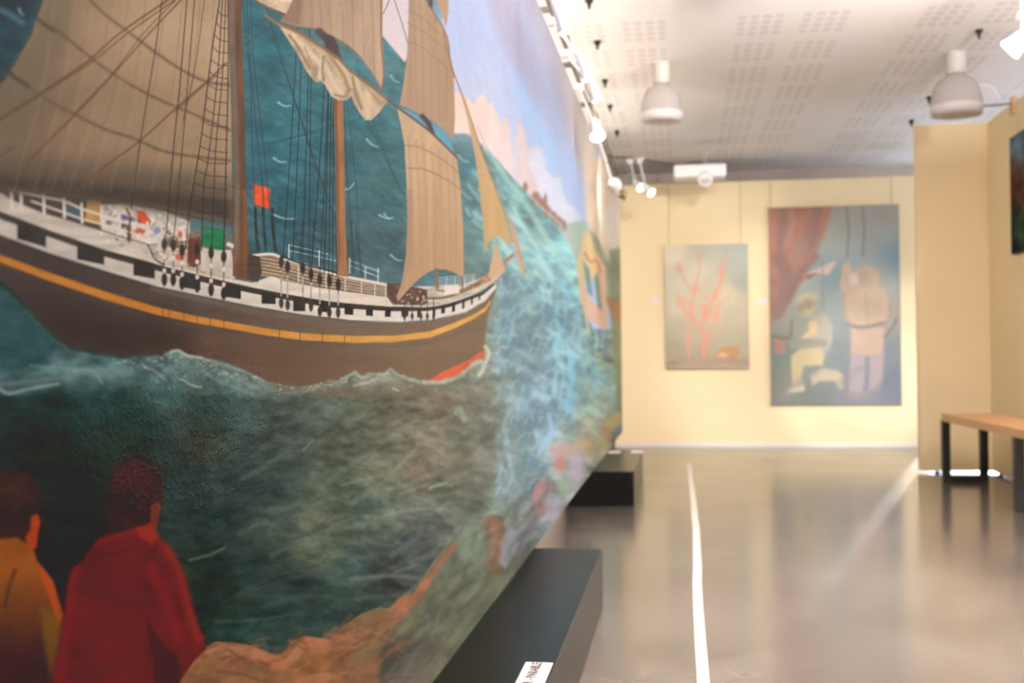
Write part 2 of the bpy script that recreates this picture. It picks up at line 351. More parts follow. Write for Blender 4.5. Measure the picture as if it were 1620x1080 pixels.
class Painter:
    def __init__(s, px, py):
        s.x = px.ravel().astype(np.float64); s.y = py.ravel().astype(np.float64)
        s.c = np.zeros((s.x.size, 3))
        s.order = np.argsort(s.x); s.xs = s.x[s.order]
    def near(s, x0, x1, y0, y1):
        a, b = np.searchsorted(s.xs, [x0, x1]); i = s.order[a:b]
        return i[(s.y[i] >= y0) & (s.y[i] <= y1)]
    def put(s, i, a, col):
        col = np.asarray(col, float)
        s.c[i] = s.c[i] * (1 - a[:, None]) + (col if col.ndim == 2 else col[None]) * a[:, None]
    def field(s, pts, power=3.0, eps=22, xscale=1.0):
        P = np.array([[p[0], p[1]] for p in pts], float); C = np.array([p[2:5] for p in pts], float)
        for k in range(0, s.x.size, 60000):
            dx = (s.x[k:k+60000, None] - P[None, :, 0]) * xscale; dy = s.y[k:k+60000, None] - P[None, :, 1]
            wgt = 1 / (dx * dx + dy * dy + eps * eps) ** (power / 2 * 1.35); wgt /= wgt.sum(1, keepdims=True)
            s.c[k:k+60000] = wgt @ C
    @staticmethod
    def _segd(x, y, a, b):
        dx, dy = b[0] - a[0], b[1] - a[1]; L = dx * dx + dy * dy + 1e-9
        t = np.clip(((x - a[0]) * dx + (y - a[1]) * dy) / L, 0, 1)
        return np.hypot(x - a[0] - t * dx, y - a[1] - t * dy), t
    def poly(s, pts, col, soft=1.0, alpha=1.0, tex=0.0, ts=(0.05, 0.05), seed=3, grad=None, wob=0.0, fade=None):
        """filled shape. grad=((x0,y0),(x1,y1),col2): blends to col2 along a line."""
        P = np.array(pts, float); m = soft + wob + 1
        i = s.near(P[:, 0].min() - m, P[:, 0].max() + m, P[:, 1].min() - m, P[:, 1].max() + m)
        if i.size == 0: return
        x, y = s.x[i], s.y[i]
        if wob:
            x = x + wob * 2 * fbm(s.x[i] * 0.06, s.y[i] * 0.06, seed + 50, 3); y = y + wob * 2 * fbm(s.x[i] * 0.06, s.y[i] * 0.06, seed + 60, 3)
        ins = np.zeros(i.size, bool); dist = np.full(i.size, 1e9)
        for k in range(len(P)):
            a, b = P[k - 1], P[k]
            c = ((a[1] > y) != (b[1] > y)) & (x < (b[0] - a[0]) * (y - a[1]) / (b[1] - a[1] + 1e-12) + a[0]); ins ^= c
            d, _ = s._segd(x, y, a, b); dist = np.minimum(dist, d)
        sd = np.where(ins, dist, -dist); al = sstep(-soft, soft, sd) * alpha
        if fade: al = al * (1 - sstep(fade[0], fade[1], s.y[i] + 26 * fbm(s.x[i] * .03, s.y[i] * .03, 77, 3)))
        C = np.tile(np.asarray(col, float), (i.size, 1))
        if grad:
            (x0, y0), (x1, y1), c2 = grad; L = (x1 - x0) ** 2 + (y1 - y0) ** 2
            t = sstep(0, 1, ((s.x[i] - x0) * (x1 - x0) + (s.y[i] - y0) * (y1 - y0)) / L); C = C * (1 - t[:, None]) + np.asarray(c2, float) * t[:, None]
        if tex: C = C * (1 + tex * 2 * fbm(s.x[i] * ts[0], s.y[i] * ts[1], seed, 4))[:, None]
        s.put(i, al, C)
    def line(s, pts, wdt, col, alpha=1.0, soft=0.8, w2=None, brk=0.0, seed=5):
        P = np.array(pts, float); w2 = wdt if w2 is None else w2; mw = max(wdt, w2) / 2 + soft + 1
        n = len(P) - 1
        i = s.near(P[:, 0].min() - mw, P[:, 0].max() + mw, P[:, 1].min() - mw, P[:, 1].max() + mw)
        if i.size == 0: return
        x, y = s.x[i], s.y[i]; al = np.zeros(i.size)
        for k in range(n):
            d, t = s._segd(x, y, P[k], P[k + 1]); ww = (wdt + (w2 - wdt) * (k + t) / n) / 2
            al = np.maximum(al, 1 - sstep(-soft, soft, d - ww))
        if brk: al = al * np.clip(1 + brk * 3 * fbm(x * 0.12, y * 0.12, seed, 3), 0, 1)
        s.put(i, al * alpha, col)
    def curve(s, pts, *a, n=8, **k):
        P = [np.array(p, float) for p in pts]
        if len(P) > 2:
            Q = [2 * P[0] - P[1]] + P + [2 * P[-1] - P[-2]]; out = []
            for j in range(1, len(Q) - 2):
                for t in np.linspace(0, 1, n, endpoint=False):
                    p0, p1, p2, p3 = Q[j - 1:j + 3]
                    out.append(0.5 * (2 * p1 + (p2 - p0) * t + (2 * p0 - 5 * p1 + 4 * p2 - p3) * t * t + (3 * p1 - p0 - 3 * p2 + p3) * t ** 3))
            out.append(P[-1]); P = out
        s.line(P, *a, **k)
    def blob(s, cx, cy, rx, ry, col, alpha=1.0, soft=0.35, ang=0.0, tex=0.0, seed=9):
        m = max(rx, ry) * (1 + soft); i = s.near(cx - m, cx + m, cy - m, cy + m)
        if i.size == 0: return
        x, y = s.x[i] - cx, s.y[i] - cy; ca, sa = math.cos(ang), math.sin(ang)
        u, v = (x * ca + y * sa) / rx, (-x * sa + y * ca) / ry; r = np.hypot(u, v)
        if tex: r = r + tex * fbm(s.x[i] * 0.08, s.y[i] * 0.08, seed, 3)
        s.put(i, (1 - sstep(1 - soft, 1 + soft, r)) * alpha, col)

def grid_mesh(name, P, rows, cols, colors, material, parent):
    """P: (cols*rows, 3) points, column after column"""
    me = bpy.data.meshes.new(name)
    idx = np.arange(rows * cols).reshape(cols, rows)
    q = np.stack([idx[:-1, :-1], idx[1:, :-1], idx[1:, 1:], idx[:-1, 1:]], -1).reshape(-1, 4)
    me.vertices.add(P.shape[0]); me.vertices.foreach_set('co', P.astype(np.float32).ravel())
    me.loops.add(q.size); me.loops.foreach_set('vertex_index', q.astype(np.int32).ravel())
    me.polygons.add(q.shape[0]); me.polygons.foreach_set('loop_start', np.arange(0, q.size, 4, dtype=np.int32))
    me.update(calc_edges=True)
    ca = me.color_attributes.new('paint', 'FLOAT_COLOR', 'POINT')
    C = np.concatenate([colors, np.ones((colors.shape[0], 1))], 1).astype(np.float32); ca.data.foreach_set('color', C.ravel())
    me.materials.append(material)
    o = bpy.data.objects.new(name, me); COL.objects.link(o)
    if parent is not None: o.parent = parent; o.location = -Vector(parent.location)
    return o
# ------------------------------------------------------------------ the mural
ZB, ZT, YEND = 0.23, 2.492, 11.1
p = on_x(330, 690, MX); CRACK = (p[1], p[2])
LIGHT_C = np.array([[0.757, 0.69, 0.674], [-0.255, -0.264, -0.257], [-0.218, -0.201, -0.195], [1.066, 1.0, 0.962], [1.372, 1.371, 1.332], [0.115, 0.097, 0.092], [-1.567, -1.664, -1.729], [0.499, 0.569, 0.668], [-0.072, -0.054, -0.196], [-1.305, -1.353, -1.351], [-0.528, -0.435, -0.395]])  # coefficients fitted to this scene's lamp light on a plain grey canvas
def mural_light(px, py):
    """fitted lamp light along the canvas; the paint colours are divided by it"""
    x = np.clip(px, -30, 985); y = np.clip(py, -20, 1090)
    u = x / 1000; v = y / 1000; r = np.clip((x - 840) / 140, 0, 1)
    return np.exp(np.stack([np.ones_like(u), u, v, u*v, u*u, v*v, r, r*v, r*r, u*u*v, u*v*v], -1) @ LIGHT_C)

def paint_mural(p):
    L, PG, C, B = p.line, p.poly, p.curve, p.blob
    x, y = p.x, p.y
    # --- sea and sky underpainting
    p.field([
        (0,0,16,56,68),(30,60,22,62,72),(8,130,24,58,64),(-200,-200,16,50,62),(-300,300,20,44,50),
        (400,60,58,112,122),(440,150,62,112,120),(410,230,58,104,114),(470,300,64,108,116),(430,380,62,98,104),(500,220,66,112,118),
        (580,200,72,122,128),(600,300,78,116,120),(580,380,84,108,110),(610,420,80,104,108),(560,250,64,102,108),(490,380,66,96,100),
        (612,100,104,150,152),(620,140,86,132,138),(590,90,84,142,154),(700,200,96,150,164),(740,240,90,134,140),(750,330,108,136,134),
        (750,420,116,138,130),(700,440,84,122,128),(820,450,134,158,156),(800,400,122,156,158),(800,350,108,156,156),(850,400,140,186,188),
        (870,450,146,184,186),(910,450,150,196,196),(820,530,132,146,142),(870,520,140,160,166),(900,560,140,184,200),(860,600,142,160,166),
        (940,520,168,200,186),(945,580,158,178,156),(965,640,158,158,128),(955,560,150,150,128),(975,560,150,145,120),(960,690,160,150,120),
        (10,480,20,44,48),(60,540,30,58,58),(110,570,44,76,74),(30,600,52,74,72),(150,600,42,62,62),(10,650,22,38,36),(90,650,24,42,38),(200,650,30,46,42),
        (260,600,58,84,80),(360,600,70,94,90),(330,650,44,54,48),(320,700,52,52,42),(200,700,32,38,32),(60,710,26,32,28),(100,780,22,28,25),(150,830,24,26,22),
        (90,900,20,24,20),(300,780,36,44,42),(400,640,60,72,68),(450,680,62,66,60),(520,640,84,92,82),(560,680,88,88,72),(640,660,104,96,80),
        (700,640,114,100,84),(740,620,112,104,90),(770,620,116,112,98),(720,720,106,100,84),(660,740,108,96,80),(600,740,92,92,76),(520,760,76,78,64),
        (440,760,52,62,58),(380,760,44,54,52),(380,840,40,50,46),(330,880,34,40,36),(430,830,54,62,54),(510,830,84,86,70),(500,875,80,82,62),(580,820,80,88,76),
        (640,820,84,88,78),(700,790,90,90,78),(740,780,100,98,88),(420,900,38,50,46),(490,930,40,52,48),(560,900,56,68,64),(620,900,52,52,50),
        (650,870,56,58,56),(440,970,38,50,46),(370,960,34,44,38),(540,950,44,58,52),(330,960,30,36,32),(400,1005,34,54,48),
        (790,600,134,148,140),(780,680,118,116,102),(800,740,120,116,104),(820,700,126,136,132),(850,650,140,160,172),(870,700,148,166,178),(850,740,124,138,136),
        (890,640,146,180,196),(900,700,152,160,150),(930,700,164,156,134),(930,620,158,166,146),(925,660,160,158,136),(840,800,132,136,140),(870,780,140,146,150),
        (800,800,112,124,112),(760,830,96,106,94),(890,760,170,160,148),(500,560,90,80,70),(200,500,50,50,48),(770,500,130,146,138)], power=2.6, eps=14)
    # broad brush turbulence in the water
    n1 = fbm(x * 0.021 + 0.008 * y, y * 0.03 - 0.010 * x, 11, 5, 0.6)
    n2 = fbm(x * 0.05 + 0.02 * y, y * 0.10 - 0.03 * x, 21, 4, 0.55)
    far = sstep(760, 860, x); upper = (1 - sstep(430, 520, y)) * (1 - far)
    amp = 0.40 - 0.1 * sstep(500, 560, y) * (1 - far)
    k = 1 + (amp * 2.3 * n1 + 0.6 * n2) * (1 - .45 * upper)
    p.c *= (k * (1 - .16 * upper))[:, None]
    # tinted patches: ochre, teal
    t1 = np.clip(fbm(x * 0.013, y * 0.017, 31, 3) * 3.2, 0, 1) * 0.20
    t2 = np.clip(fbm(x * 0.016, y * 0.02, 41, 3) * 3.2, 0, 1) * 0.22
    lum = p.c.mean(1, keepdims=True)
    p.c = p.c * (1 - t1[:, None]) + lum * np.array([[1.12, 1.0, 0.78]]) * t1[:, None]
    p.c = p.c * (1 - t2[:, None]) + lum * np.array([[0.74, 1.06, 1.04]]) * t2[:, None]
    # near water: sweeping strokes
    r = np.random.default_rng(5)
    for _ in range(800):
        cx, cy = r.uniform(-20, 800), r.uniform(590, 1060); ln = r.uniform(12, 70); a = r.uniform(-0.75, 0.1) if cx > 350 else r.uniform(-0.25, 0.45)
        bend = r.uniform(-8, 8); tone = r.choice([0.72, 0.8, 1.25, 1.4]); ii = int(np.clip(cx, 0, 800))
        base = {0: (28, 42, 38), 1: (62, 72, 62), 2: (100, 102, 86)}[0 if cx < 380 else (1 if cx < 600 else 2)]
        C([(cx - ln * math.cos(a), cy - ln * math.sin(a)), (cx, cy + bend), (cx + ln * math.cos(a), cy + ln * math.sin(a))], r.uniform(2, 9), [v * tone for v in base], alpha=r.uniform(0.08, 0.34), soft=4, n=5)
    # upper sea behind the rigging
    for _ in range(330):
        cx, cy = r.uniform(375, 800), r.uniform(20, 450); ln = r.uniform(8, 30); a = r.uniform(0.25, 1.0)
        tone = r.choice([0.78, 0.88, 1.16, 1.3])
        C([(cx - ln * math.cos(a), cy - ln * math.sin(a)), (cx + r.uniform(-3, 3), cy), (cx + ln * math.cos(a), cy + ln * math.sin(a))], r.uniform(2, 6), [72 * tone, 112 * tone, 120 * tone], alpha=r.uniform(0.08, 0.22), soft=3, n=5)
    for (a, b_, c, d) in ((440,162,460,167),(580,220,598,232),(608,338,618,346),(433,250,452,256),(600,340,622,344),(430,338,466,346),(618,403,636,412),(725,246,742,256),(618,120,632,130),(738,330,744,342),(545,300,560,290),(30,14,38,24)):
        C([(a, b_), ((a + c) / 2, (b_ + d) / 2 + 3), (c, d)], 3, (176, 196, 192), alpha=0.75, soft=2, w2=1.5)
    C([(0, 16), (14, 22), (36, 36)], 8, (96, 118, 122), alpha=0.7, soft=5)
    # --- bright crossing waves at the right, running down from the horizon
    for _ in range(520):
        t = r.uniform(0, 1); cx = 770 + 190 * t + r.normal(0, 18); cy = 235 + 300 * t ** 1.15 + r.uniform(-4, 120 + 60 * t)
        if cy < 205 + 2.3 * max(0, cx - 765) ** 1.0 * 0.9: continue
        ln = r.uniform(5, 16); a = r.uniform(0.5, 1.0)
        col = [(196, 226, 214), (170, 216, 214), (150, 200, 206), (110, 156, 164), (206, 230, 200)][r.integers(0, 5)]
        C([(cx - ln * math.cos(a), cy - ln * math.sin(a)), (cx, cy + 2), (cx + ln * math.cos(a), cy + ln * math.sin(a))], r.uniform(3, 7), col, alpha=r.uniform(0.2, 0.5), soft=3.5, n=4)
    for _ in range(420):
        cx, cy = r.uniform(785, 965), r.uniform(440, 800); ln = r.uniform(6, 24); a = r.uniform(-1.9, -0.9)
        if cy > 440 + 360 * (1 - max(0, cx - 800) / 260): continue
        col = [(176, 200, 208), (150, 190, 206), (118, 140, 142), (140, 160, 168), (96, 124, 126), (164, 206, 220)][r.integers(0, 6)]
        C([(cx - ln * math.cos(a), cy - ln * math.sin(a)), (cx + 2, cy), (cx + ln * math.cos(a), cy + ln * math.sin(a))], r.uniform(3, 8), col, alpha=r.uniform(0.12, 0.36), soft=4, n=4)
    for (pts, w_, col, al) in (
        ([(896,440),(900,490),(885,530),(880,575),(890,610)], 8, (150,206,226), .55), ([(903,560),(906,600),(900,640),(906,660)], 9, (140,196,228), .5),
        ([(868,655),(872,680),(862,700),(850,720)], 6, (176,206,236), .7), ([(886,590),(876,610),(884,640),(898,650)], 4, (180,216,226), .6),
        ([(770,235),(800,280),(830,320),(860,370),(890,420),(920,470),(935,520)], 10, (192,226,204), .6), ([(765,222),(785,238),(815,280),(850,318),(880,350),(905,395)], 7, (196,226,196), .75),
        ([(812,330),(836,370),(858,410),(880,450)], 7, (196,228,222), .6), ([(930,500),(940,530),(946,555)], 10, (184,208,170), .6),
        ([(905,440),(925,470),(938,500)], 10, (196,232,224), .6), ([(790,690),(800,670),(806,650),(815,640)], 5, (150,180,170), .6),
        ([(850,380),(862,390),(875,402)], 5, (220,240,232), .6), ([(845,410),(858,418),(866,428)], 5, (220,238,232), .6), ([(858,457),(868,462)], 5, (220,238,236), .6)):
        C(pts, w_, col, alpha=al, soft=4)
    for (cx, cy, rx, ry) in ((815,485,8,10),(840,530,8,10),(852,505,7,9),(862,580,9,11),(822,540,8,12),(800,480,9,10),(798,510,8,14),(828,600,8,10),(890,508,6,12),(848,545,7,8),(846,640,8,9),(806,560,8,8),(900,520,5,10),(872,505,7,9),(935,540,6,12),(925,500,4,14),(880,640,5,12),(828,680,8,10)):
        B(cx, cy, rx, ry, (98, 120, 126), alpha=0.7, soft=0.7)
    for _ in range(170):
        t = r.uniform(0, 1); cx = 792 + 160 * t; cy = r.uniform(440, 790 - 330 * max(0, t - .35)); rx = r.uniform(3, 7) * (1.15 - .5 * t); ry = rx * r.uniform(1.2, 2.2)
        dk_ = [(92, 116, 122), (104, 126, 132), (120, 138, 142), (110, 124, 118)][r.integers(0, 4)]; lt = [(168, 208, 222), (184, 204, 210), (150, 196, 214), (176, 198, 196)][r.integers(0, 4)]
        B(cx, cy, rx, ry, dk_, alpha=r.uniform(.3, .65), soft=.6, tex=.6); C([(cx - rx, cy - ry * .2), (cx - rx * .3, cy - ry * 1.1), (cx + rx * .9, cy - ry * .9)], 2, lt, alpha=r.uniform(.3, .75), soft=1.8, n=4)
    # --- sky, upper right
    hor = [(722,196),(748,216),(764,226),(788,254),(812,282),(838,306),(862,330),(884,352),(904,392),(916,430),(924,470),(930,500),(938,520)]
    sky = [(690,-3000),(2500,-3000),(2500,100),(1010,520)] + hor[::-1] + [(700,120)]
    PG(sky, (204,210,234), soft=1.5)
    si = p.near(600, 1000, -2600, 540)
    PG([(596,-60),(660,-60),(662,70),(640,98),(604,56)], (236,214,212), soft=2)
    # sky tones, all clipped to the sky outline below by repainting order
    for (cx, cy, rx, ry, col, al, an) in (
        (740,60,60,90,(196,206,236),.8,1.2),(770,150,70,60,(206,212,232),.8,1.2),(840,160,24,70,(182,206,244),.8,1.25),(872,215,24,80,(186,218,250),.9,1.2),
        (906,300,14,70,(204,212,246),.9,1.35),(800,20,18,60,(196,180,178),.55,1.3),(820,70,16,110,(180,170,190),.6,1.2),(846,120,15,100,(186,178,198),.65,1.2),
        (866,60,14,90,(234,224,234),.7,1.25),(850,-10,30,60,(206,196,206),.6,1.2),(885,150,12,90,(196,186,202),.6,1.2),(905,150,12,110,(240,226,226),.7,1.25),(925,230,14,110,(240,214,194),.8,1.3),
        (902,200,10,90,(210,196,206),.5,1.25),(940,280,16,90,(248,220,190),.9,1.35),(955,360,16,70,(246,216,188),.9,1.45),(800,40,14,60,(190,180,196),.5,1.25)):
        B(cx, cy, ry, rx, col, alpha=al, soft=0.9, ang=an)
    # vertical streaks from the dragged brush
    for _ in range(200):
        cx, cy = r.uniform(715, 950), r.uniform(-20, 250)
        if cy > 150 + (cx - 715) * 0.9: continue
        ln = r.uniform(20, 60); tone = r.choice([0.92, 0.96, 1.04]); dx = ln * 0.33
        L([(cx - dx * .5, cy - ln), (cx + dx * .5, cy + ln)], r.uniform(2, 6), np.array([206, 204, 222]) * tone, alpha=r.uniform(.06, .2), soft=4)
    # peach and white clouds standing on the horizon
    PG([(712,210),(716,150),(724,146),(736,148),(744,160),(750,166),(756,152),(764,150),(772,162),(778,160),(786,182),(792,200),(796,188),(802,188),(808,214),(814,240),(817,200),(822,190),(828,206),(834,236),(842,232),(850,250),(860,290),(866,330),(860,330),(764,228),(740,212)], (250,218,196), soft=2.5, tex=.05, ts=(.06,.02), wob=3, grad=((730,150),(800,260),(246,218,212)))
    PG([(834,250),(842,236),(850,232),(858,238),(866,268),(874,282),(884,280),(890,300),(898,322),(908,330),(918,342),(916,360),(888,356),(860,326)], (240,236,246), soft=4, alpha=.95, tex=.03, wob=3)
    B(818, 248, 6, 40, (214, 212, 232), alpha=.5, soft=.8, ang=0.0); B(812, 215, 4, 26, (208, 208, 228), alpha=.5, soft=.8)
    # cliff / land at the right edge of the canvas
    PG([(934,250),(1012,250),(1012,480),(952,470),(932,380),(926,330)], (246,214,182), soft=5, tex=.08, ts=(.08,.03), seed=8)
    PG([(950,340),(966,330),(968,380),(958,388)], (252,226,192), soft=3)
    PG([(897,354),(912,350),(930,352),(932,420),(922,452),(912,420),(904,394)], (186,200,176), soft=3, tex=.1)
    PG([(912,420),(926,362),(930,372),(922,420),(926,470),(934,540),(918,470)], (240,206,158), soft=2)
    PG([(924,372),(932,366),(944,400),(952,420),(946,440),(928,440)], (244,206,152), soft=3)
    PG([(934,364),(944,372),(966,420),(978,430),(978,520),(966,500),(950,440)], (176,170,136), soft=4, tex=.15)
    PG([(922,450),(932,470),(948,490),(960,500),(962,520),(952,520),(932,504),(922,480)], (240,196,166), soft=3)
    PG([(944,400),(956,420),(960,510),(952,516),(948,440)], (238,190,150), soft=2)
    L([(944,400),(949,500)], 4, (232,182,136), soft=2); L([(956,424),(959,512)], 4, (240,196,160), soft=2)
    PG([(924,416),(932,424),(938,470),(930,462)], (124,150,132), soft=3); PG([(940,440),(946,430),(952,490),(946,486)], (130,146,126), soft=3)
    C([(926,400),(934,414),(944,412),(950,430)], 3, (186,120,86), alpha=.7, soft=2)
    PG([(964,396),(986,390),(990,700),(976,640),(966,500)], (160,156,112), soft=4, tex=.12); PG([(958,470),(984,480),(984,510),(972,506)], (196,140,88), soft=5)
    for (cx, cy, rx, ry) in ((831,296,4,8),(848,312,6,9),(856,322,5,8),(863,322,3,14),(866,334,6,8),(878,344,5,9),(884,350,5,9),(892,358,5,9),(874,340,4,8)):
        B(cx, cy, rx, ry, (152, 116, 104), alpha=.9, soft=.5, tex=.6)
    C([(836,306),(858,330),(884,352),(902,384)], 3, (214,190,164), alpha=.8, soft=2)
    # lower right: sea bed, weed and corals along the bottom edge
    for (cx, cy, rx, ry, col) in ((880,712,14,16,(200,160,150)),(895,712,10,14,(190,158,150)),(908,716,12,14,(196,160,142)),(887,735,10,12,(186,122,104)),(912,742,12,26,(186,172,184)),
        (860,770,12,10,(176,126,122)),(848,780,10,9,(182,130,128)),(852,805,14,14,(170,120,116)),(876,812,16,12,(168,150,162)),(868,790,9,9,(150,140,140)),(893,772,12,14,(150,164,140)),
        (832,818,16,20,(144,156,142)),(925,700,14,10,(190,166,126)),(950,700,12,12,(186,166,120)),(960,680,10,14,(190,150,110)),(968,668,10,10,(206,176,110)),(976,662,8,10,(206,168,110)),(935,712,12,8,(176,150,118))):
        B(cx, cy, rx, ry, col, alpha=.75, soft=.5, tex=.9)
    # --- the rocks along the bottom edge of the canvas
    rock = [(262,1180),(275,1085),(292,1052),(318,1026),(342,1014),(372,1016),(402,1022),(428,1034),(444,1036),(462,1014),(482,1004),(500,1008),(520,1011),(548,986),(572,970),(600,960),(618,962),(634,944),(652,938),(664,920),(682,892),(704,866),(720,848),(736,828),(752,826),(766,828),(770,818),(784,814),(796,818),(800,850),(812,880),(830,880),(1010,700),(1010,760),(700,1180)]
    PG(rock, (112,74,48), soft=1.5, tex=.35, ts=(.035,.03), seed=14, grad=((470,1000),(720,940),(92,94,76)))
    PG([(640,960),(684,900),(724,852),(738,830),(770,828),(776,860),(772,900),(740,950),(700,1010),(640,1080),(600,1180),(560,1180),(604,1040)], (84,82,68), soft=7, alpha=.8, tex=.35, ts=(.05,.04), seed=15, grad=((620,1050),(760,840),(98,104,86)))
    PG([(716,858),(738,829),(762,829),(776,858),(768,890),(738,890)], (112,124,108), soft=9, alpha=.7)
    PG([(630,946),(654,938),(668,918),(690,890),(716,856),(724,860),(690,905),(672,938),(650,966),(622,990),(606,1010),(598,980)], (138,88,62), soft=3, alpha=.85, tex=.2)
    PG([(766,826),(772,817),(786,814),(798,822),(796,850),(806,880),(790,905),(764,900),(778,866)], (132,94,72), soft=6, alpha=.8, tex=.3, ts=(.05,.05), seed=17)
    for (cx, cy, rx) in ((780,826,10),(786,842,8),(788,860,7),(782,880,9),(792,830,6)): B(cx, cy, rx, rx * .7, (156, 106, 80), alpha=.5, soft=.9, tex=.3)
    PG([(796,850),(806,836),(838,820),(850,812),(836,850),(800,900),(790,890)], (138,140,150), soft=5, alpha=.8)
    PG([(594,970),(628,962),(612,1010),(600,1060),(606,1180),(540,1180),(556,1040)], (112,82,58), soft=4, alpha=.7, tex=.2)
    PG([(604,1010),(650,1000),(640,1060),(600,1100)], (52,50,44), soft=9, alpha=.75); PG([(612,1070),(660,1050),(690,1040),(640,1180),(600,1180)], (88,84,86), soft=8, alpha=.6)
    PG([(478,1008),(500,1008),(522,1012),(520,1026),(490,1022)], (158,100,74), soft=2, alpha=.8)
    PG([(448,1044),(470,1022),(480,1030),(462,1050)], (150,108,80), soft=3, alpha=.8); PG([(440,1080),(500,1064),(560,1060),(540,1072),(480,1090)], (150,98,70), soft=4, alpha=.7)
    PG([(300,1060),(340,1040),(420,1050),(470,1066),(430,1180),(280,1180)], (106,74,50), soft=6, alpha=.8, tex=.3, ts=(.03,.05), seed=19)
    PG([(322,1030),(350,1018),(400,1024),(440,1040),(420,1046),(370,1036),(330,1040)], (150,102,78), soft=4, alpha=.8)
    PG([(402,1022),(430,1035),(446,1038),(470,1060),(430,1060)], (160,100,64), soft=5, alpha=.7)
    C([(345,1062),(380,1066),(410,1075)], 5, (72,50,36), alpha=.5, soft=3); C([(500,1030),(540,1010),(580,1005)], 8, (140,96,66), alpha=.5, soft=6)
    C([(560,1040),(600,1020),(640,990),(690,930),(740,890)], 10, (96,96,70), alpha=.5, soft=6); C([(660,1060),(700,1020),(740,960),(790,900)], 8, (84,70,54), alpha=.6, soft=6)
    for _ in range(110):   # facets and cracks in the rock
        cx = r.uniform(290, 640); cy = r.uniform(1012 - .28 * max(0, cx - 440), 1085); ln = r.uniform(8, 34); a = r.uniform(-1.0, .5)
        C([(cx - ln * math.cos(a), cy - ln * math.sin(a)), (cx, cy + r.uniform(-4, 4)), (cx + ln * math.cos(a), cy + ln * math.sin(a))], r.uniform(2, 8), [(70,48,34),(150,102,72),(92,66,46),(134,84,58)][r.integers(0, 4)], alpha=r.uniform(.12, .45), soft=3, n=4)
    for _ in range(120):   # weed and stones sloping down to the edge
        t = r.uniform(0, 1); cx = 620 + 230 * t + r.uniform(-25, 25); cy = 1060 - 250 * t + r.uniform(-50, 30); ln = r.uniform(8, 26); a = r.uniform(-1.3, -.4)
        C([(cx - ln * math.cos(a), cy - ln * math.sin(a)), (cx + r.uniform(-4, 4), cy), (cx + ln * math.cos(a), cy + ln * math.sin(a))], r.uniform(3, 9), [(60,56,48),(108,108,96),(88,72,58),(78,80,66),(60,52,52)][r.integers(0, 5)], alpha=r.uniform(.12, .42), soft=5, n=4)
    # --- foam at the water line, far side of the hull gets covered by it
    def hull():
        PG([(-900,100),(-300,330),(0,372),(20,376),(78,403),(166,430),(249,455),(311,467),(400,486),(478,499),(555,508),(633,511),(685,507),(737,495),(768,477),(784,455),(790,440),(784,460),(776,486),(771,505),(768,530),(767,566),(745,584),(716,598),(690,606),(660,612),(600,618),(500,625),(440,612),(400,596),(350,580),(300,568),(270,560),(200,562),(150,556),(105,548),(78,526),(52,496),(28,468),(0,444),(-300,300),(-900,60)],
           (56,46,42), soft=1.2, tex=.10, ts=(.02,.06), seed=23, grad=((60,450),(720,520),(112,92,74)))
        PG([(300,530),(450,545),(600,560),(700,560),(760,540),(766,566),(700,604),(600,620),(480,624),(380,590),(280,562)], (84,60,44), soft=34, alpha=.6, tex=.08, ts=(.02,.05), grad=((350,560),(700,560),(104,84,62)))
        PG([(60,480),(160,500),(300,525),(300,560),(200,560),(110,548),(60,510)], (46,36,30), soft=34, alpha=.8)
        # lighter plank line under the white strake
        C([(240,457),(311,472),(400,492),(478,504),(545,511)], 7, (104,92,88), alpha=.5, soft=3)
        C([(0,420),(78,450),(166,480),(249,505),(340,520),(460,540),(560,547),(660,545),(740,522)], 4, (74,62,54), alpha=.35, soft=3)
        # red boot topping at the bow
        PG([(676,602),(700,588),(740,570),(766,553),(768,562),(766,569),(745,586),(716,598),(690,606)], (196,92,62), soft=1.5, tex=.1)
        # ochre stripe
        top = [(-60,380),(0,403),(78,431),(166,461),(249,486),(311,500),(420,519),(480,527),(560,531),(620,531),(680,524),(720,510),(750,497),(768,486),(776,475)]
        bot = [(776,480),(768,492),(750,504),(720,519),(680,534),(620,541),(560,542),(480,538),(420,530),(311,511),(249,498),(166,474),(78,444),(0,415),(-60,392)]
        PG(top + bot, (170,108,44), soft=1.3, tex=.12, ts=(.03,.1), seed=29, grad=((200,470),(700,520),(206,150,78)))
        for xx, yy in ((257,490),(268,493),(291,498),(312,503),(333,506),(354,510),(442,525),(475,530),(510,532),(545,535)):
            L([(xx, yy - 5), (xx, yy + 10)], 1.2, (70, 44, 26), alpha=.8)
    hull()
    # white strakes
    lo_t = [(-60,330),(0,345),(78,374),(166,405),(233,422),(259,430),(340,448),(420,468),(517,482),(618,491),(675,491),(711,485),(763,467),(784,450)]
    lo_b = [(786,454),(768,475),(737,493),(685,505),(633,509),(555,506),(478,497),(400,484),(311,466),(249,453),(166,428),(78,400),(0,371),(-60,352)]
    PG(lo_t + lo_b, (186,172,158), soft=.9, tex=.10, ts=(.03,.12), seed=33, grad=((100,400),(600,500),(224,208,192)))
    up_t = [(-60,288),(0,304),(40,322),(114,349),(187,372),(230,384),(240,400),(246,412),(259,417),(340,436),(372,442),(400,447),(430,436),(450,444),(500,454),(560,463),(615,470),(622,480)]
    up_b = [(620,486),(570,482),(517,476),(458,466),(400,455),(340,441),(280,428),(259,423),(233,414),(166,396),(78,366),(0,336),(-60,320)]
    PG(up_t + up_b, (190,174,158), soft=.9, tex=.14, ts=(.03,.12), seed=35, grad=((60,330),(560,470),(226,206,186)))
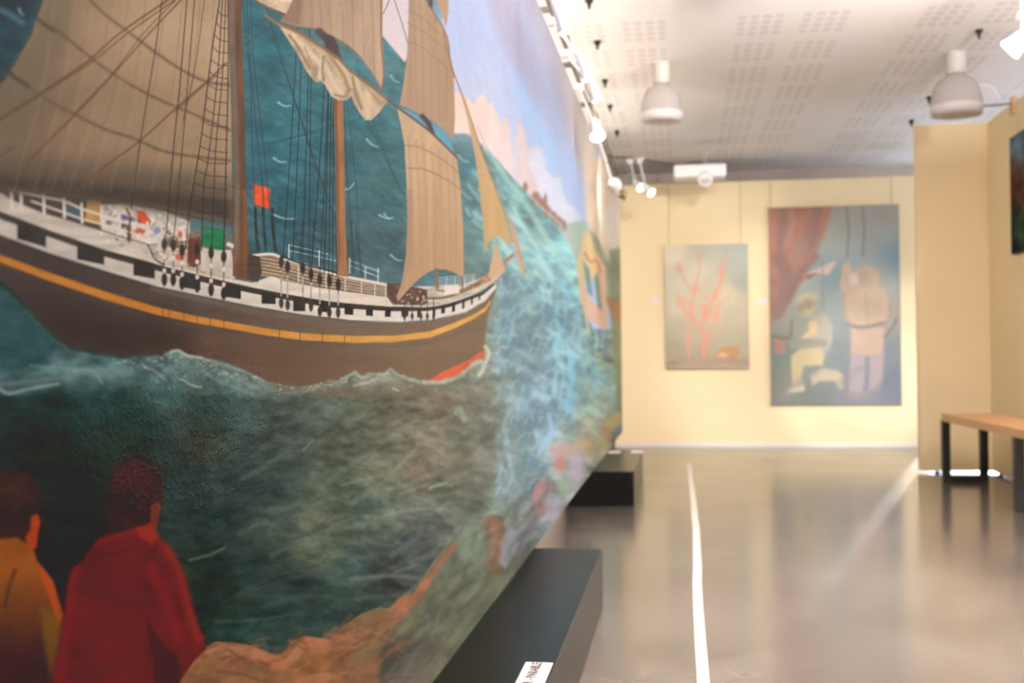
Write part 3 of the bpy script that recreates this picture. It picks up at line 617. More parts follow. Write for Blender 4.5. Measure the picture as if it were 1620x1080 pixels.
    # dark band between the strakes and the rail edge
    PG([(-60,318),(0,334),(78,364),(166,395),(233,413),(259,421),(340,441),(400,455),(458,466),(517,477),(618,485),(675,485),(711,480),(763,462),(781,447),(783,450),(763,467),(711,486),(675,492),(618,492),(517,486),(458,475),(400,464),(340,451),(259,431),(233,424),(166,406),(78,375),(0,346),(-60,332)], (58,48,42), soft=.8, tex=.1)
    C([(-60,286),(0,303),(15,312),(60,332),(114,349),(187,372),(228,384),(236,388),(240,400),(246,410),(258,418)], 3.2, (42,34,30), soft=.8, n=5)
    # gunports
    for (x0, x1, yt0, yt1, yb0, yb1) in ((27,73,350,368,378,391),(122,165,382,397,410,419),(211,245,410,420,435,441),(286,317,428,438,454,459),(355,381,448,455,469,473),(414,436,460,466,480,481),
        (464,483,468,473,492,492),(506,523,474,478,493,494),(545,559,480,482,497,498),(579,590,484,485,499,500),(609,618,486,486,501,501),(635,646,486,486,501,500),(660,665,486,485,502,502),(684,689,484,483,499,498),(698,704,482,481,496,495),(715,720,479,477,494,492),(731,735,474,472,489,487),(745,748,470,468,482,480),(757,760,464,463,475,473)):
        PG([(x0, yt0), (x1, yt1), (x1, yb1), (x0, yb0)], (46,42,38), soft=.8, tex=.2, ts=(.1,.1))
    # --- behind the deck: people, rails, huts
    PG([(0,303),(15,302),(60,310),(120,320),(160,322),(205,322),(262,334),(310,346),(340,352),(366,360),(372,442),(340,436),(259,417),(246,410),(238,388),(187,372),(114,349),(40,322)], (120,106,94), soft=1.2, tex=.3, ts=(.12,.12), seed=40)
    PG([(160,324),(205,322),(258,334),(300,350),(300,380),(262,384),(236,386),(187,372),(162,364)], (206,190,174), soft=1, tex=.3, ts=(.15,.15), seed=41)
    PG([(236,388),(262,384),(300,384),(316,392),(366,396),(372,442),(340,436),(259,417),(244,408)], (180,162,144), soft=1, tex=.35, ts=(.15,.15), seed=43)
    PG([(300,346),(366,352),(366,372),(322,362),(300,366)], (70,104,110), soft=1.5, alpha=.9)
    PG([(0,304),(20,302),(100,314),(158,324),(158,362),(114,348),(60,330),(20,314)], (64,50,44), soft=1.5)
    PG([(138,315),(160,318),(158,356),(134,350)], (170,126,66), soft=1, tex=.15); PG([(104,322),(128,328),(126,346),(102,340)], (66,80,86), soft=1.2)
    PG([(216,332),(228,334),(240,352),(236,356),(218,352)], (186,72,44), soft=1.2, tex=.2); PG([(188,338),(212,344),(210,350),(190,346)], (84,86,116), soft=1.2)
    for (cx, cy, rx, ry, col) in ((193,355,5,7,(70,44,48)),(222,366,8,5,(170,70,50)),(203,362,4,9,(90,60,50)),(205,374,3,10,(80,50,40)),(285,370,4,6,(190,70,60)),(249,364,6,6,(130,130,160)),(250,380,6,8,(190,186,190)),(285,406,7,5,(200,84,64)),(274,382,9,9,(96,76,70)),(172,352,6,4,(90,80,50)),(288,392,9,7,(110,84,70)),(168,330,4,3,(130,130,140))):
        B(cx, cy, rx, ry, col, alpha=.9, soft=.4, tex=.7)
    for k in range(70):
        cx = r.uniform(160, 360); cy = 330 + (cx - 160) * .28 + r.uniform(-4, 52); B(cx, cy, r.uniform(1.5, 4), r.uniform(1, 3), [(230,216,200),(96,80,70),(150,130,120),(220,200,180)][r.integers(0, 4)], alpha=.7, soft=.5)
    # white fence along the poop
    for (xa, ya) in ((18,303),(33,305),(69,308),(101,314),(129,322),(160,326),(189,338),(233,352)):
        L([(xa, ya), (xa + 1, ya + 26 + (xa > 60) * 4)], 4.2, (214,200,186), soft=1)
    C([(18,300),(60,310),(101,318),(129,330),(160,340),(189,350),(233,360)], 3.4, (212,198,184), soft=1); C([(50,318),(101,336),(129,346),(160,354),(189,362),(233,376)], 3, (206,190,176), soft=1)
    # brown trunk and dark figure before the green hut
    PG([(298,372),(312,366),(318,380),(318,416),(306,424),(296,416)], (96,56,42), soft=1.5, tex=.2); B(306, 372, 9, 5, (120,100,84), alpha=.9)
    PG([(318,357),(330,358),(356,364),(356,396),(338,394),(318,388)], (36,98,62), soft=1, tex=.25, ts=(.03,.15), seed=47)
    PG([(318,392),(340,396),(366,400),(370,440),(340,434),(318,428)], (196,180,162), soft=1.2, tex=.2)
    PG([(360,382),(374,388),(372,394),(358,388)], (214,196,176), soft=1)
    # --- foredeck: stacked planks and fine white railings
    PG([(400,404),(430,402),(452,410),(500,424),(545,436),(607,450),(622,452),(622,474),(615,470),(560,463),(500,454),(450,444),(430,437),(406,436)], (124,98,76), soft=1, tex=.3, ts=(.02,.25), seed=51)
    for k in range(6):
        o_ = 4 + k * 5.4; C([(414,404+o_),(450,411+o_),(500,424+o_),(560,437+o_*.85),(616,452+o_*.6)], 1.6, (214,196,174), alpha=.75, soft=.8, brk=.7, seed=60+k, n=4)
    C([(400,404),(430,402),(452,410),(500,424),(545,437),(580,444),(622,452),(650,455),(685,455)], 4.5, (222,206,188), soft=1.2, n=4)
    C([(447,406),(480,418),(520,428),(540,434)], 2.6, (40,36,34), soft=.8, n=4)
    for (xx, ya, yb) in ((457,387,408),(505,396,420),(553,408,432),(578,422,440),(598,424,446),(472,420,446),(516,432,456),(546,436,462),(572,444,464),(593,450,468),(610,452,470)):
        L([(xx, ya), (xx, yb)], 1.7, (210,206,196), alpha=.9)
    for (a, b_, c, d) in ((457,387,520,402),(457,396,540,414),(553,412,600,428),(576,422,600,430),(576,430,600,438),(553,420,590,434)):
        L([(a, b_), (c, d)], 1.2, (196,204,200), alpha=.75)
    # capstan house by the fore sail, forward deck and bulwark
    PG([(612,447),(640,450),(676,458),(675,482),(650,482),(620,480),(613,470)], (88,64,54), soft=1.2, tex=.35, ts=(.15,.15), seed=55)
    for k in range(22): B(r.uniform(632,676), r.uniform(460,482), 1.5, 1.3, (214,200,184), alpha=.8, soft=.5)
    C([(618,483),(650,484),(680,484),(710,478),(745,466),(770,452)], 2.4, (222,206,188), soft=.8, n=4)
    PG([(676,456),(702,450),(725,452),(760,440),(790,424),(798,428),(782,446),(745,466),(710,479),(676,484)], (200,182,160), soft=1.2, tex=.25, ts=(.05,.2), seed=57)
    C([(676,472),(705,470),(740,458),(775,442)], 3.6, (112,88,64), soft=1.2); C([(690,458),(716,462),(745,452),(790,430)], 2.4, (104,84,62), soft=1.2)
    PG([(702,452),(726,450),(727,464),(704,466)], (232,214,196), soft=1.2)
    for k in range(4): C([(690,440+k*4),(720,437+k*4),(752,434+k*4)], 1.3, (206,212,208), alpha=.8, n=4)
    for xx in (692,706,720,735,748): L([(xx,438),(xx,456)], 1.3, (206,208,204), alpha=.8)
    C([(760,446),(776,432),(792,420),(803,410),(812,404)], 7, (156,112,80), soft=1.6, w2=4, n=4); C([(745,452),(770,442),(790,428)], 4, (120,86,60), soft=1.2)
    for k in range(18): B(r.uniform(755,795), 448 - (r.uniform(0,1) + .0) * 12 + r.uniform(-4,4), 2.5, 2, (206,166,134), alpha=.5, soft=.6)
    # red flag, dark deadeyes hanging off the shrouds
    PG([(400,291),(427,297),(427,331),(401,323)], (196,76,44), soft=1.2, tex=.15, ts=(.04,.12)); L([(414,293),(416,326)], 1.2, (150,54,36), alpha=.7)
    # --- main sail, the big one at the left
    S1 = [(-700,-900),(110,-900),(360,-60),(361,0),(366,180),(368,352),(340,348),(300,340),(262,332),(205,324),(160,318),(110,312),(60,306),(0,300),(-60,292),(-700,230),(-700,160),(-60,176),(-10,142),(8,126),(22,104),(40,72),(50,56),(56,34),(64,14),(72,-14),(110,-200)]
    PG(S1, (166,136,104), soft=1.4, tex=.10, ts=(.012,.02), seed=61, grad=((330,20),(20,260),(100,82,64)))
    PG([(-60,230),(60,250),(180,262),(300,276),(368,290),(368,354),(300,340),(205,324),(110,312),(0,300),(-60,292)], (78,66,54), soft=26, alpha=.9)
    PG([(-60,272),(60,282),(200,296),(368,318),(368,352),(262,332),(110,312),(0,300),(-60,292)], (52,44,38), soft=12, alpha=.8)
    PG([(64,14),(56,34),(40,72),(22,104),(8,126),(-20,150),(-40,260),(20,250),(60,160),(110,60),(120,-30),(72,-30)], (98,86,66), soft=22, alpha=.6)
    B(260, 60, 80, 50, (176,146,116), alpha=.5, soft=.9); B(150, 220, 70, 40, (150,120,94), alpha=.35, soft=.9); B(345, 80, 16, 80, (184,156,128), alpha=.5, soft=.8)
    for (x0, x1) in ((80,20),(112,52),(142,80),(178,108),(205,140),(232,172),(262,208),(290,238),(318,268),(340,300)):  # cloth seams
        C([(x0,-10),((x0+x1)/2+8,140),(x1-8,300)], 1.6, (112,86,62), alpha=.42, soft=1.6, brk=.9, seed=x0)
        C([(x0+9,-10),((x0+x1)/2+17,140),(x1+2,300)], 4, (176,148,118), alpha=.16, soft=4, brk=.6, seed=x0+1)
    for pts in ([(136,-6),(170,26),(205,52),(245,82),(290,112),(330,130),(362,134)], [(56,28),(95,52),(150,96),(190,124),(240,152),(300,178),(364,206)], [(8,108),(40,132),(75,158),(125,184),(170,206),(210,218),(262,240),(330,250),(364,254)]):
        C(pts, 5.5, (88,76,60), alpha=.55, soft=3.2, brk=.4); C(pts, 1.8, (64,52,42), alpha=.5, soft=1.4, brk=.5)
    C([(8,104),(20,120),(44,136)], 5, (42,40,34), alpha=.7, soft=3); C([(54,24),(66,36),(86,50)], 4, (48,42,36), alpha=.7, soft=2)
    # ropes crossing the sail
    for pts, w_ in (([(282,-4),(200,54),(148,96),(70,146),(0,190),(-60,224)],2.2), ([(272,-4),(190,52),(140,96),(66,146),(-30,206)],3), ([(290,-4),(235,54),(184,112),(122,178),(60,240),(22,282)],2.4), ([(278,0),(226,54),(178,116),(116,182)],1.6),
                    ([(358,100),(330,126),(282,168),(222,222),(168,262),(120,304)],2.4), ([(352,112),(320,138),(276,178)],1.5), ([(20,232),(0,248),(-40,270)],3)):
        C(pts, w_, (84,58,40), alpha=.85, soft=1.1, n=5)
    C([(200,330),(206,345),(202,380)], 3, (86,50,38), soft=1)
    dk = (40,34,32)
    for pts, w_ in (([(257,-4),(244,90),(224,210),(208,330)],1.6), ([(296,-4),(284,140),(274,240),(262,384)],1.8), ([(308,-4),(298,120),(286,260),(274,384)],1.5), ([(348,-4),(334,90),(318,220),(300,330),(294,392)],1.9),
                    ([(352,-4),(345,110),(331,240),(322,300),(319,396)],1.6), ([(357,-4),(352,120),(341,240),(335,396)],1.5), ([(361,-4),(361,120),(358,240),(354,400)],1.9), ([(324,-4),(308,110),(290,190)],1)):
        C(pts, w_, dk, alpha=.9, soft=.8, n=5)
    for k in range(17):
        yy = 16 + k * 19.5; xl = 347 - yy * .135; C([(xl, yy), (xl + (360 - xl) * .4, yy + 8), (360, yy + 9 + (k % 3))], 1.3, (48,36,34), alpha=.85, soft=.7, n=4)
    # --- main mast
    PG([(360,-60),(384,-60),(382,40),(386,140),(388,240),(390,330),(392,400),(410,406),(414,430),(408,446),(376,440),(368,436),(370,380),(371,300),(367,180),(362,60)], (96,66,46), soft=1.2, tex=.2, ts=(.12,.015), seed=67)
    PG([(362,-60),(371,-60),(372,60),(376,180),(379,300),(378,400),(370,420),(371,300),(367,180),(362,60)], (112,98,88), soft=2.5, alpha=.75, tex=.15)
    PG([(392,402),(410,406),(414,430),(408,446),(392,442)], (66,56,48), soft=1.2); PG([(384,300),(390,300),(392,400),(386,425)], (122,76,44), soft=2, alpha=.7)
    # --- rigging between the masts
    for pts in ([(384,-4),(396,130),(398,210),(402,300),(405,396)],[(390,-4),(397,110),(408,230),(416,300),(420,396)],[(396,-4),(400,80),(418,240),(427,330),(434,396)],[(418,-4),(440,80),(480,200),(510,290),(548,396)]):
        C(pts, 1.5, (44,50,54), alpha=.75, soft=.8, n=5)
    for (xx, y0) in ((405,330),(417,330),(432,330)):
        C([(xx-1,y0),(xx,y0+30),(xx+4,y0+66)], 4.5, (46,40,38), alpha=.8, soft=1.2, brk=.5, seed=xx)
    tops = [(471,40,448,404),(477,90,463,408),(490,44,478,416),(492,90,489,424),(514,120,493,426),(520,130,506,430),(520,150,513,430),(524,155,520,434),(528,160,526,436),(531,165,533,436)]
    for (xa, ya, xb, yb) in tops: C([(xa,ya),((xa*1.1+xb*.9)/2,(ya+yb)/2),(xb,yb)], 1.5, (40,42,46), alpha=.85, soft=.8)
    for (xa, ya, xb, yb) in ((448,404,446,404),(478,350,474,420),(497,350,492,420),(516,350,512,425),(555,350,560,430),(563,360,572,436)):
        L([(xa, ya), (xb, yb)], 3.4, (52,54,54), alpha=.55, soft=1.2)
    for pts in ([(545,165),(548,260),(556,360),(558,424)],[(548,150),(562,280),(572,436)],[(400,230),(440,222),(500,206),(545,190)],[(400,236),(450,222),(520,204),(600,176)],[(384,52),(400,42),(424,28)],[(384,74),(410,54),(432,40)],
                [(432,40),(452,110),(476,190),(500,270)],[(476,44),(508,0),(520,-20)],[(565,108),(590,190),(632,300)],[(568,160),(600,230),(640,310)],[(470,334),(530,374),(566,390)],[(470,340),(500,364),(566,386)],[(548,76),(600,30),(620,-10)],[(622,-6),(640,50),(648,80)]):
        C(pts, 1.3, (52,60,62), alpha=.7, soft=.8, n=4)
    for k in range(5): C([(486+k*3,100+k*50),(500,112+k*50),(520,110+k*50)], 1, (56,60,62), alpha=.0)
    # --- second mast
    PG([(528,140),(542,140),(545,260),(547,360),(549,420),(552,438),(534,436),(533,380),(531,260)], (152,104,70), soft=1.2, tex=.15, ts=(.15,.02), seed=71)
    PG([(528,140),(533,140),(536,260),(538,400),(534,436),(533,380),(531,260)], (112,78,56), soft=1.5, alpha=.8)
    # --- upper sail, second mast
    PG([(462,-120),(608,-120),(605,60),(608,110),(606,132),(603,142),(590,118),(572,92),(552,74),(534,62),(516,52),(498,46),(470,42),(444,34),(452,22),(460,0)], (172,142,118), soft=1.2, tex=.10, ts=(.08,.008), seed=73, grad=((460,20),(600,60),(186,156,130)))
    PG([(444,34),(456,10),(470,-20),(480,-20),(474,40)], (124,96,80), soft=4, alpha=.7)
    for xx in (476,492,506,520,540,556,572,588): C([(xx,-10),(xx+2,30),(xx+4,60+(xx-476)*.5)], 2.4, (142,112,90), alpha=.4, soft=2, brk=.6, seed=xx)
    C([(603,-20),(603,60),(607,115),(604,140)], 2, (130,100,78), soft=1); C([(444,34),(470,42),(498,46),(530,60),(560,80),(590,118),(604,142)], 2, (132,104,82), soft=1)
    C([(505,50),(516,60),(524,64),(534,90),(538,110)], 12, (78,66,68), soft=2.5, w2=9); PG([(510,54),(528,58),(536,74),(534,88),(518,84)], (74,60,60), soft=2)
    # small stowed sail near the main mast
    PG([(380,-20),(470,-20),(458,12),(452,22),(436,16),(416,6),(396,-2)], (206,178,146), soft=1.2, tex=.25, ts=(.05,.1), seed=74); C([(394,-6),(420,10),(450,22)], 3, (120,88,60), soft=1)
    # --- furled sail
    PG([(440,38),(456,44),(480,58),(506,74),(530,92),(556,116),(580,134),(604,152),(614,160),(606,170),(598,180),(588,190),(578,190),(570,180),(560,164),(556,152),(549,159),(536,159),(524,152),(514,134),(508,129),(500,130),(490,120),(482,108),(474,92),(462,72),(450,54)], (198,170,138), soft=1.2, tex=.22, ts=(.06,.05), seed=77)
    for pts, w_, col, al in (([(458,56),(474,78),(490,108)],4,(140,104,76),.7), ([(474,66),(492,86),(508,104),(506,122)],8,(224,202,172),.8), ([(510,96),(520,114),(530,136),(544,150)],7,(222,198,168),.7), ([(520,86),(534,104),(546,124),(552,142)],5,(150,112,82),.6),
        ([(534,94),(548,116),(556,138)],6,(216,190,158),.7), ([(512,90),(510,110),(512,128)],3,(120,88,64),.7), ([(530,150),(544,152),(554,140)],3,(140,106,80),.7), ([(560,118),(572,150),(584,184)],6,(220,194,160),.7), ([(574,130),(590,150),(602,164)],5,(168,128,94),.6), ([(558,120),(562,146),(572,172)],3,(130,96,70),.7), ([(482,74),(490,96),(500,118)],4,(168,134,102),.6)):
        C(pts, w_, col, alpha=al, soft=2.2)
    C([(420,24),(440,38),(470,50),(506,72),(535,92),(560,116),(590,138),(616,160)], 5, (138,100,72), soft=1.4, w2=3, n=5); C([(440,38),(480,60),(520,86)], 2, (176,132,96), alpha=.7, soft=1)
    # --- fore topsails
    PG([(648,-120),(690,-120),(670,-6),(686,20),(700,44),(708,60),(711,90),(718,120),(720,180),(718,224),(704,206),(688,194),(668,182),(646,172),(632,166),(637,140),(643,100),(646,50)], (178,148,120), soft=1.2, tex=.08, ts=(.1,.008), seed=81, grad=((640,40),(710,200),(170,138,112)))
    for xx in (656,668,680,692,704): C([(xx-4,-10 + (xx-656)),(xx,60),(xx+3,190)], 2.2, (146,114,90), alpha=.4, soft=2, brk=.5, seed=xx)
    for pts in ([(648,18),(670,30),(694,52)],[(648,66),(676,80),(712,112)],[(645,36),(670,50),(706,78)]): C(pts, 1.5, (140,108,84), alpha=.6, soft=1)
    C([(670,-6),(690,26),(707,58),(712,92),(719,122)], 2, (130,100,78), soft=1)
    PG([(690,-120),(712,-120),(709,20),(706,44),(698,20),(688,-6)], (188,156,124), soft=1.2); PG([(676,-40),(686,-40),(684,14),(678,8)], (84,70,74), soft=2)
    PG([(632,170),(650,176),(672,190),(694,204),(712,222),(720,244),(700,232),(676,214),(654,198),(636,184)], (100,152,170), soft=2)
    C([(668,184),(678,196),(684,212)], 8, (78,66,68), soft=2)
    PG([(628,172),(640,178),(660,196),(690,216),(722,246),(728,290),(733,360),(734,440),(728,436),(716,430),(704,426),(690,426),(678,430),(662,442),(646,458),(630,476),(627,470),(636,446),(643,400),(645,340),(643,290),(640,230),(634,196)], (196,164,130), soft=1.2, tex=.08, ts=(.1,.006), seed=83, grad=((640,230),(720,430),(178,142,108)))
    for xx in (652,664,676,688,700,712,722): C([(xx-6,215+(xx-652)*.5),(xx-1,320),(xx,425)], 2.4, (158,124,94), alpha=.45, soft=2, brk=.5, seed=xx)
    PG([(643,300),(652,300),(652,400),(640,450),(628,474),(636,446),(643,400)], (150,120,94), soft=3, alpha=.5)
    for pts in ([(640,230),(664,233),(700,252),(724,272)],[(644,266),(672,268),(706,284),(728,300)]): C(pts, 2, (140,106,76), alpha=.75, soft=1.2)
    C([(614,158),(640,178),(676,204),(724,250)], 3.4, (104,76,60), soft=1.2, n=4); L([(690,426),(692,454)], 5, (128,96,70), soft=1.2); L([(731,438),(732,462)], 3, (130,98,70), soft=1)
    # --- jibs
    PG([(718,110),(724,130),(738,168),(752,210),(764,246),(778,282),(790,312),(800,344),(808,376),(812,384),(800,384),(790,374),(780,376),(772,386),(766,402),(765,360),(760,310),(752,250),(742,200),(730,150)], (204,166,128), soft=1.4, tex=.07, ts=(.1,.01), seed=87, grad=((745,200),(790,380),(190,154,108)))
    C([(700,50),(716,110),(738,168),(766,250),(796,330),(812,384)], 1.8, (150,112,80), soft=1)
    PG([(783,380),(788,396),(798,420),(800,430),(786,436),(772,440),(776,420)], (200,162,124), soft=1.5); PG([(804,330),(812,352),(822,388),(830,424),(831,440),(824,428),(816,402),(810,366)], (206,164,132), soft=1.5)
    for pts in ([(768,250),(800,330),(832,436)],[(755,200),(790,280),(812,340)],[(806,406),(818,398),(826,410)]): C(pts, 1.2, (120,110,100), alpha=.5, soft=1)
    # --- chain plates and deadeyes on the hull side
    for (xx, y0, y1) in ((260,372,452),(274,374,452),(288,382,458),(312,380,462),(334,386,468),(354,392,474)):
        L([(xx, y0), (xx, y1)], 1.7, dk, alpha=.85); B(xx, y0 + 14, 4.5, 9, (50,44,38), soft=.3); B(xx, y1 - 10, 4.5, 10, (44,38,34), soft=.3); B(xx, y0 + 34, 3, 4, (214,200,184), soft=.4); B(xx, y1 - 24, 3, 4, (206,192,176), soft=.4)
    for (xx, y0, y1) in ((445,404,487),(455,412,490),(479,414,488),(492,424,492),(506,432,500),(521,434,502),(535,440,502)):
        L([(xx, y0), (xx, y1)], 2.0, (60,52,48), alpha=.8); B(xx, y0 + 10, 4, 9, (52,44,40), soft=.3); B(xx, y1 - 8, 3.6, 8, (60,52,46), soft=.3); L([(xx, y0 + 24), (xx, y1 - 20)], 2.6, (206,192,178), alpha=.75, soft=.8, brk=.8, seed=int(xx))
    for xx in (640,652,666,676,686): L([(xx, 470), (xx, 508)], 1.8, (70,58,52), alpha=.7); B(xx, 500, 2.5, 5, (64,52,46), soft=.3)
    # --- bow wave and foam over the lower hull
    PG([(-60,470),(0,452),(34,482),(60,510),(90,540),(120,556),(180,566),(222,572),(226,564),(250,562),(262,566),(268,554),(280,552),(292,560),(312,562),(340,570),(364,576),(392,588),(412,598),(440,608),(476,612),(510,606),(538,600),(556,590),(564,586),(572,594),(590,596),(604,590),(619,583),(630,592),(650,598),(668,602),(684,608),(700,604),(720,596),(740,582),(760,570),(768,552),(775,548),(770,580),(752,606),(720,622),(600,630),(420,640),(300,620),(100,620),(-60,640)], (70,92,90), soft=2.2, alpha=.92, tex=.5, ts=(.045,.07), seed=91, wob=2, grad=((120,560),(700,600),(120,122,104)), fade=(592,634))
    PG([(-60,440),(0,452),(34,482),(60,510),(96,546),(60,580),(-60,600)], (28,54,56), soft=8, alpha=.7)
    for pts, w_, col, al in (
        ([(0,616),(16,622),(50,614),(92,607)],5,(130,142,138),.8), ([(0,609),(40,604),(90,598),(140,588),(180,592)],8,(92,108,106),.6), ([(48,578),(100,582),(150,586)],3,(110,128,124),.6),
        ([(118,588),(136,584),(150,590),(162,606)],4,(120,138,132),.6), ([(228,580),(244,586),(262,600)],4,(130,142,136),.6), ([(262,560),(280,555),(300,564),(330,570),(360,578),(392,590),(416,602)],5,(132,146,138),.7),
        ([(270,558),(282,554),(296,562),(320,566)],3,(178,180,168),.8), ([(286,600),(306,610),(318,612)],2.5,(176,168,150),.8), ([(320,586),(340,600),(370,612),(400,622)],5,(110,128,124),.6), ([(350,590),(380,602),(410,614)],4,(124,140,134),.6),
        ([(400,602),(430,616),(460,622),(500,614),(540,604)],4,(110,118,106),.6), ([(540,600),(556,592),(562,588),(570,596),(590,592),(608,592),(618,584),(628,592),(650,600),(672,606)],4,(158,160,146),.8),
        ([(560,610),(576,606),(592,602)],2.5,(180,178,164),.8), ([(672,604),(700,604),(724,596),(742,582),(756,572),(768,572)],6,(172,176,160),.8), ([(768,548),(773,560),(764,584),(758,594)],6,(206,200,180),.85), ([(748,576),(760,572),(766,580)],8,(176,180,164),.8),
        ([(622,614),(630,618)],2.5,(180,178,164),.8), ([(786,560),(792,548),(800,550)],3,(196,196,190),.6), ([(480,712),(490,702),(496,696)],4,(110,112,92),.7), ([(540,768),(560,762),(590,756)],2.5,(140,142,124),.5),
        ([(722,652),(728,646),(734,664)],8,(146,156,138),.6), ([(300,886),(330,878),(356,866)],4,(84,96,90),.7), ([(680,772),(696,766),(706,764)],4,(140,160,142),.7), ([(800,688),(796,670),(808,652)],5,(140,170,150),.6), ([(620,878),(660,848),(670,820)],10,(84,94,94),.5)):
        C(pts, w_, col, alpha=al, soft=2.6, brk=.3)
    for _ in range(260):
        t = r.uniform(0, 1); cx = 180 + 600 * t; base = np.interp(cx, [180,280,400,470,560,620,680,740,770], [570,560,596,616,592,588,606,584,560])
        B(cx + r.normal(0, 3), base + abs(r.normal(0, 7)) - 1, r.uniform(1, 3.6), r.uniform(.8, 2.2), (186,188,174) if r.random() < .5 else (130,142,132), alpha=r.uniform(.1, .5), soft=.9)
    # --- the two onlookers painted at the lower left, seen from behind
    PG([(-60,850),(0,850),(26,848),(44,858),(54,872),(60,890),(74,906),(84,918),(92,944),(100,968),(100,1000),(92,1020),(86,1180),(-60,1180)], (120,66,22), soft=1.6, tex=.12, ts=(.03,.03), seed=95, grad=((40,880),(30,1060),(50,30,14)))
    PG([(60,890),(74,906),(84,920),(94,956),(100,974),(92,990),(80,950),(66,915)], (156,62,18), soft=3, alpha=.85); C([(24,902),(14,930),(8,960)], 6, (60,36,18), alpha=.75, soft=3)
    PG([(64,960),(96,972),(92,1030),(80,1070),(70,1020)], (110,80,34), soft=7, alpha=.6)
    PG([(-40,748),(20,740),(48,748),(62,774),(64,800),(58,826),(60,846),(48,860),(26,850),(0,852),(-40,856)], (46,31,22), soft=4, tex=.3, ts=(.08,.08), seed=96); B(20, 770, 26, 16, (62,40,22), alpha=.6, soft=.8)
    PG([(50,816),(60,812),(64,826),(60,846),(58,866),(48,872),(40,850),(48,838)], (140,54,26), soft=2.5)
    PG([(84,1180),(86,1060),(100,1000),(104,960),(110,914),(118,896),(134,882),(146,862),(160,850),(192,838),(214,830),(228,834),(246,848),(262,860),(280,886),(292,914),(304,958),(314,990),(324,1010),(326,1026),(306,1046),(284,1078),(276,1180)], (80,24,13), soft=1.6, tex=.14, ts=(.025,.03), seed=97)
    for pts, w_, col, al in (([(118,900),(110,950),(102,1010),(92,1070)],16,(108,32,18),.6), ([(160,856),(190,846),(222,838),(250,854)],10,(116,40,22),.7), ([(262,866),(282,900),(298,960),(312,1010)],14,(118,42,20),.7), ([(240,900),(262,950),(284,1010)],16,(118,36,16),.5)):
        C(pts, w_, col, alpha=al, soft=8)
    C([(150,876),(176,876),(206,868)], 4, (66,24,24), alpha=.75, soft=2); C([(214,862),(232,866),(246,862)], 2.5, (90,28,18), alpha=.7, soft=2)
    PG([(232,976),(244,1000),(262,1022),(280,1036),(286,1060),(272,1180),(248,1180),(244,1060)], (50,20,18), soft=5, alpha=.85); C([(262,918),(264,930),(260,942)], 6, (94,34,16), alpha=.6, soft=4)
    PG([(172,770),(180,738),(200,724),(222,720),(244,730),(256,750),(258,780),(256,800),(250,826),(240,838),(220,832),(190,842),(168,846),(168,820),(166,800)], (44,28,20), soft=4, tex=.35, ts=(.09,.09), seed=98)
    B(212, 752, 36, 22, (62,38,22), alpha=.7, soft=.8, tex=.5); PG([(238,800),(250,792),(256,800),(250,824),(246,850),(236,852),(238,830)], (96,44,26), soft=2.5, alpha=.9); PG([(216,834),(238,826),(250,846),(240,862),(220,850)], (128,42,22), soft=4, alpha=.8)
    # weave, dust and overall brush grain
    g = 1 + 0.055 * fbm(x * 0.35, y * 0.35, 101, 3) + 0.05 * (np.random.default_rng(3).random(x.size) - .5)
    p.c *= g[:, None]
    # vertical seam of the canvas widths
    for sx in (333, 378):
        i = p.near(sx - 3, sx + 3, 560, 1000); p.c[i] *= (1 + .10 * np.exp(-((p.x[i] - sx) / 1.0) ** 2) * np.clip(fbm(p.x[i] * 0, p.y[i] * .03, 7, 3) * 3 + .5, 0, 1))[:, None]

def build_mural():
    xs = np.concatenate([np.linspace(-460, -32, 28), np.arange(-30, 850, 1.25), np.arange(850, 986, 1.9)])
    ys = []
    for v in xs: ys.append(on_x(v, 558, MX)[1])
    Ys = np.append(np.array([q for q in ys if q < YEND - .02]), YEND)
    def z_at(px_, py_): return 0
    rows_in, k = 860, 18
    zz = np.linspace(0, 1, rows_in); allz = []
    for Y in Ys:
        # visible slice of this column of canvas
        xa, ya = proj(MX, Y, 1.0); dep = (np.array([MX, Y, 0]) @ (fwd * [1, 1, 0])); sc = F / max(dep, .2)
        zlo = max(ZB + .002, 1 - (1105 - ya) / sc); zhi = min(ZT - .002, 1 + (ya + 25) / sc)
        allz.append(np.concatenate([np.linspace(ZB, zlo, k, endpoint=False), zlo + (zhi - zlo) * zz, np.linspace(zhi, ZT, k + 1)[1:]]))
    Z = np.array(allz); Yg = np.repeat(Ys[:, None], Z.shape[1], 1)
    PX, PYY = proj(MX, Yg, Z)
    p = Painter(PX, PYY); paint_mural(p)
    comp_paint = np.maximum(srgb(np.clip(p.c, 4, 254)) - (.003 + .004 * (1 - sstep(100, 700, p.x)) * sstep(350, 700, p.y))[:, None], .0015) / mural_light(p.x, p.y)  # paint colours minus sheen haze, divided by lamp light: inverse lighting baked in
    P = np.stack([np.full(Z.size, MX), Yg.ravel(), Z.ravel()], 1)
    t = thing('mural_painting', 'huge long canvas painting of a sailing ship in green sea, standing on black plinths', 'painting', (MX, float(Ys[0]), ZB))
    o = grid_mesh('painted_canvas', P, Z.shape[1], Z.shape[0], np.clip(comp_paint, .004, .9), paint_mat('oil_paint_mural', 0.42, 2600, True), t)
    y0 = float(Ys[0])
    MB().box(MX - .05, MX - .002, y0, YEND, ZB, ZB + .03).box(MX - .05, MX - .002, y0, YEND, ZT - .03, ZT).box(MX - .05, MX - .002, YEND - .03, YEND, ZB + .03, ZT - .03).build('stretcher_frame', M['stretcher'], t)
    # canvas back
    MB().box(MX - .012, MX - .003, y0, YEND - .03, ZB + .03, ZT - .03).build('canvas_back', M['stretcher'], t)
build_mural()
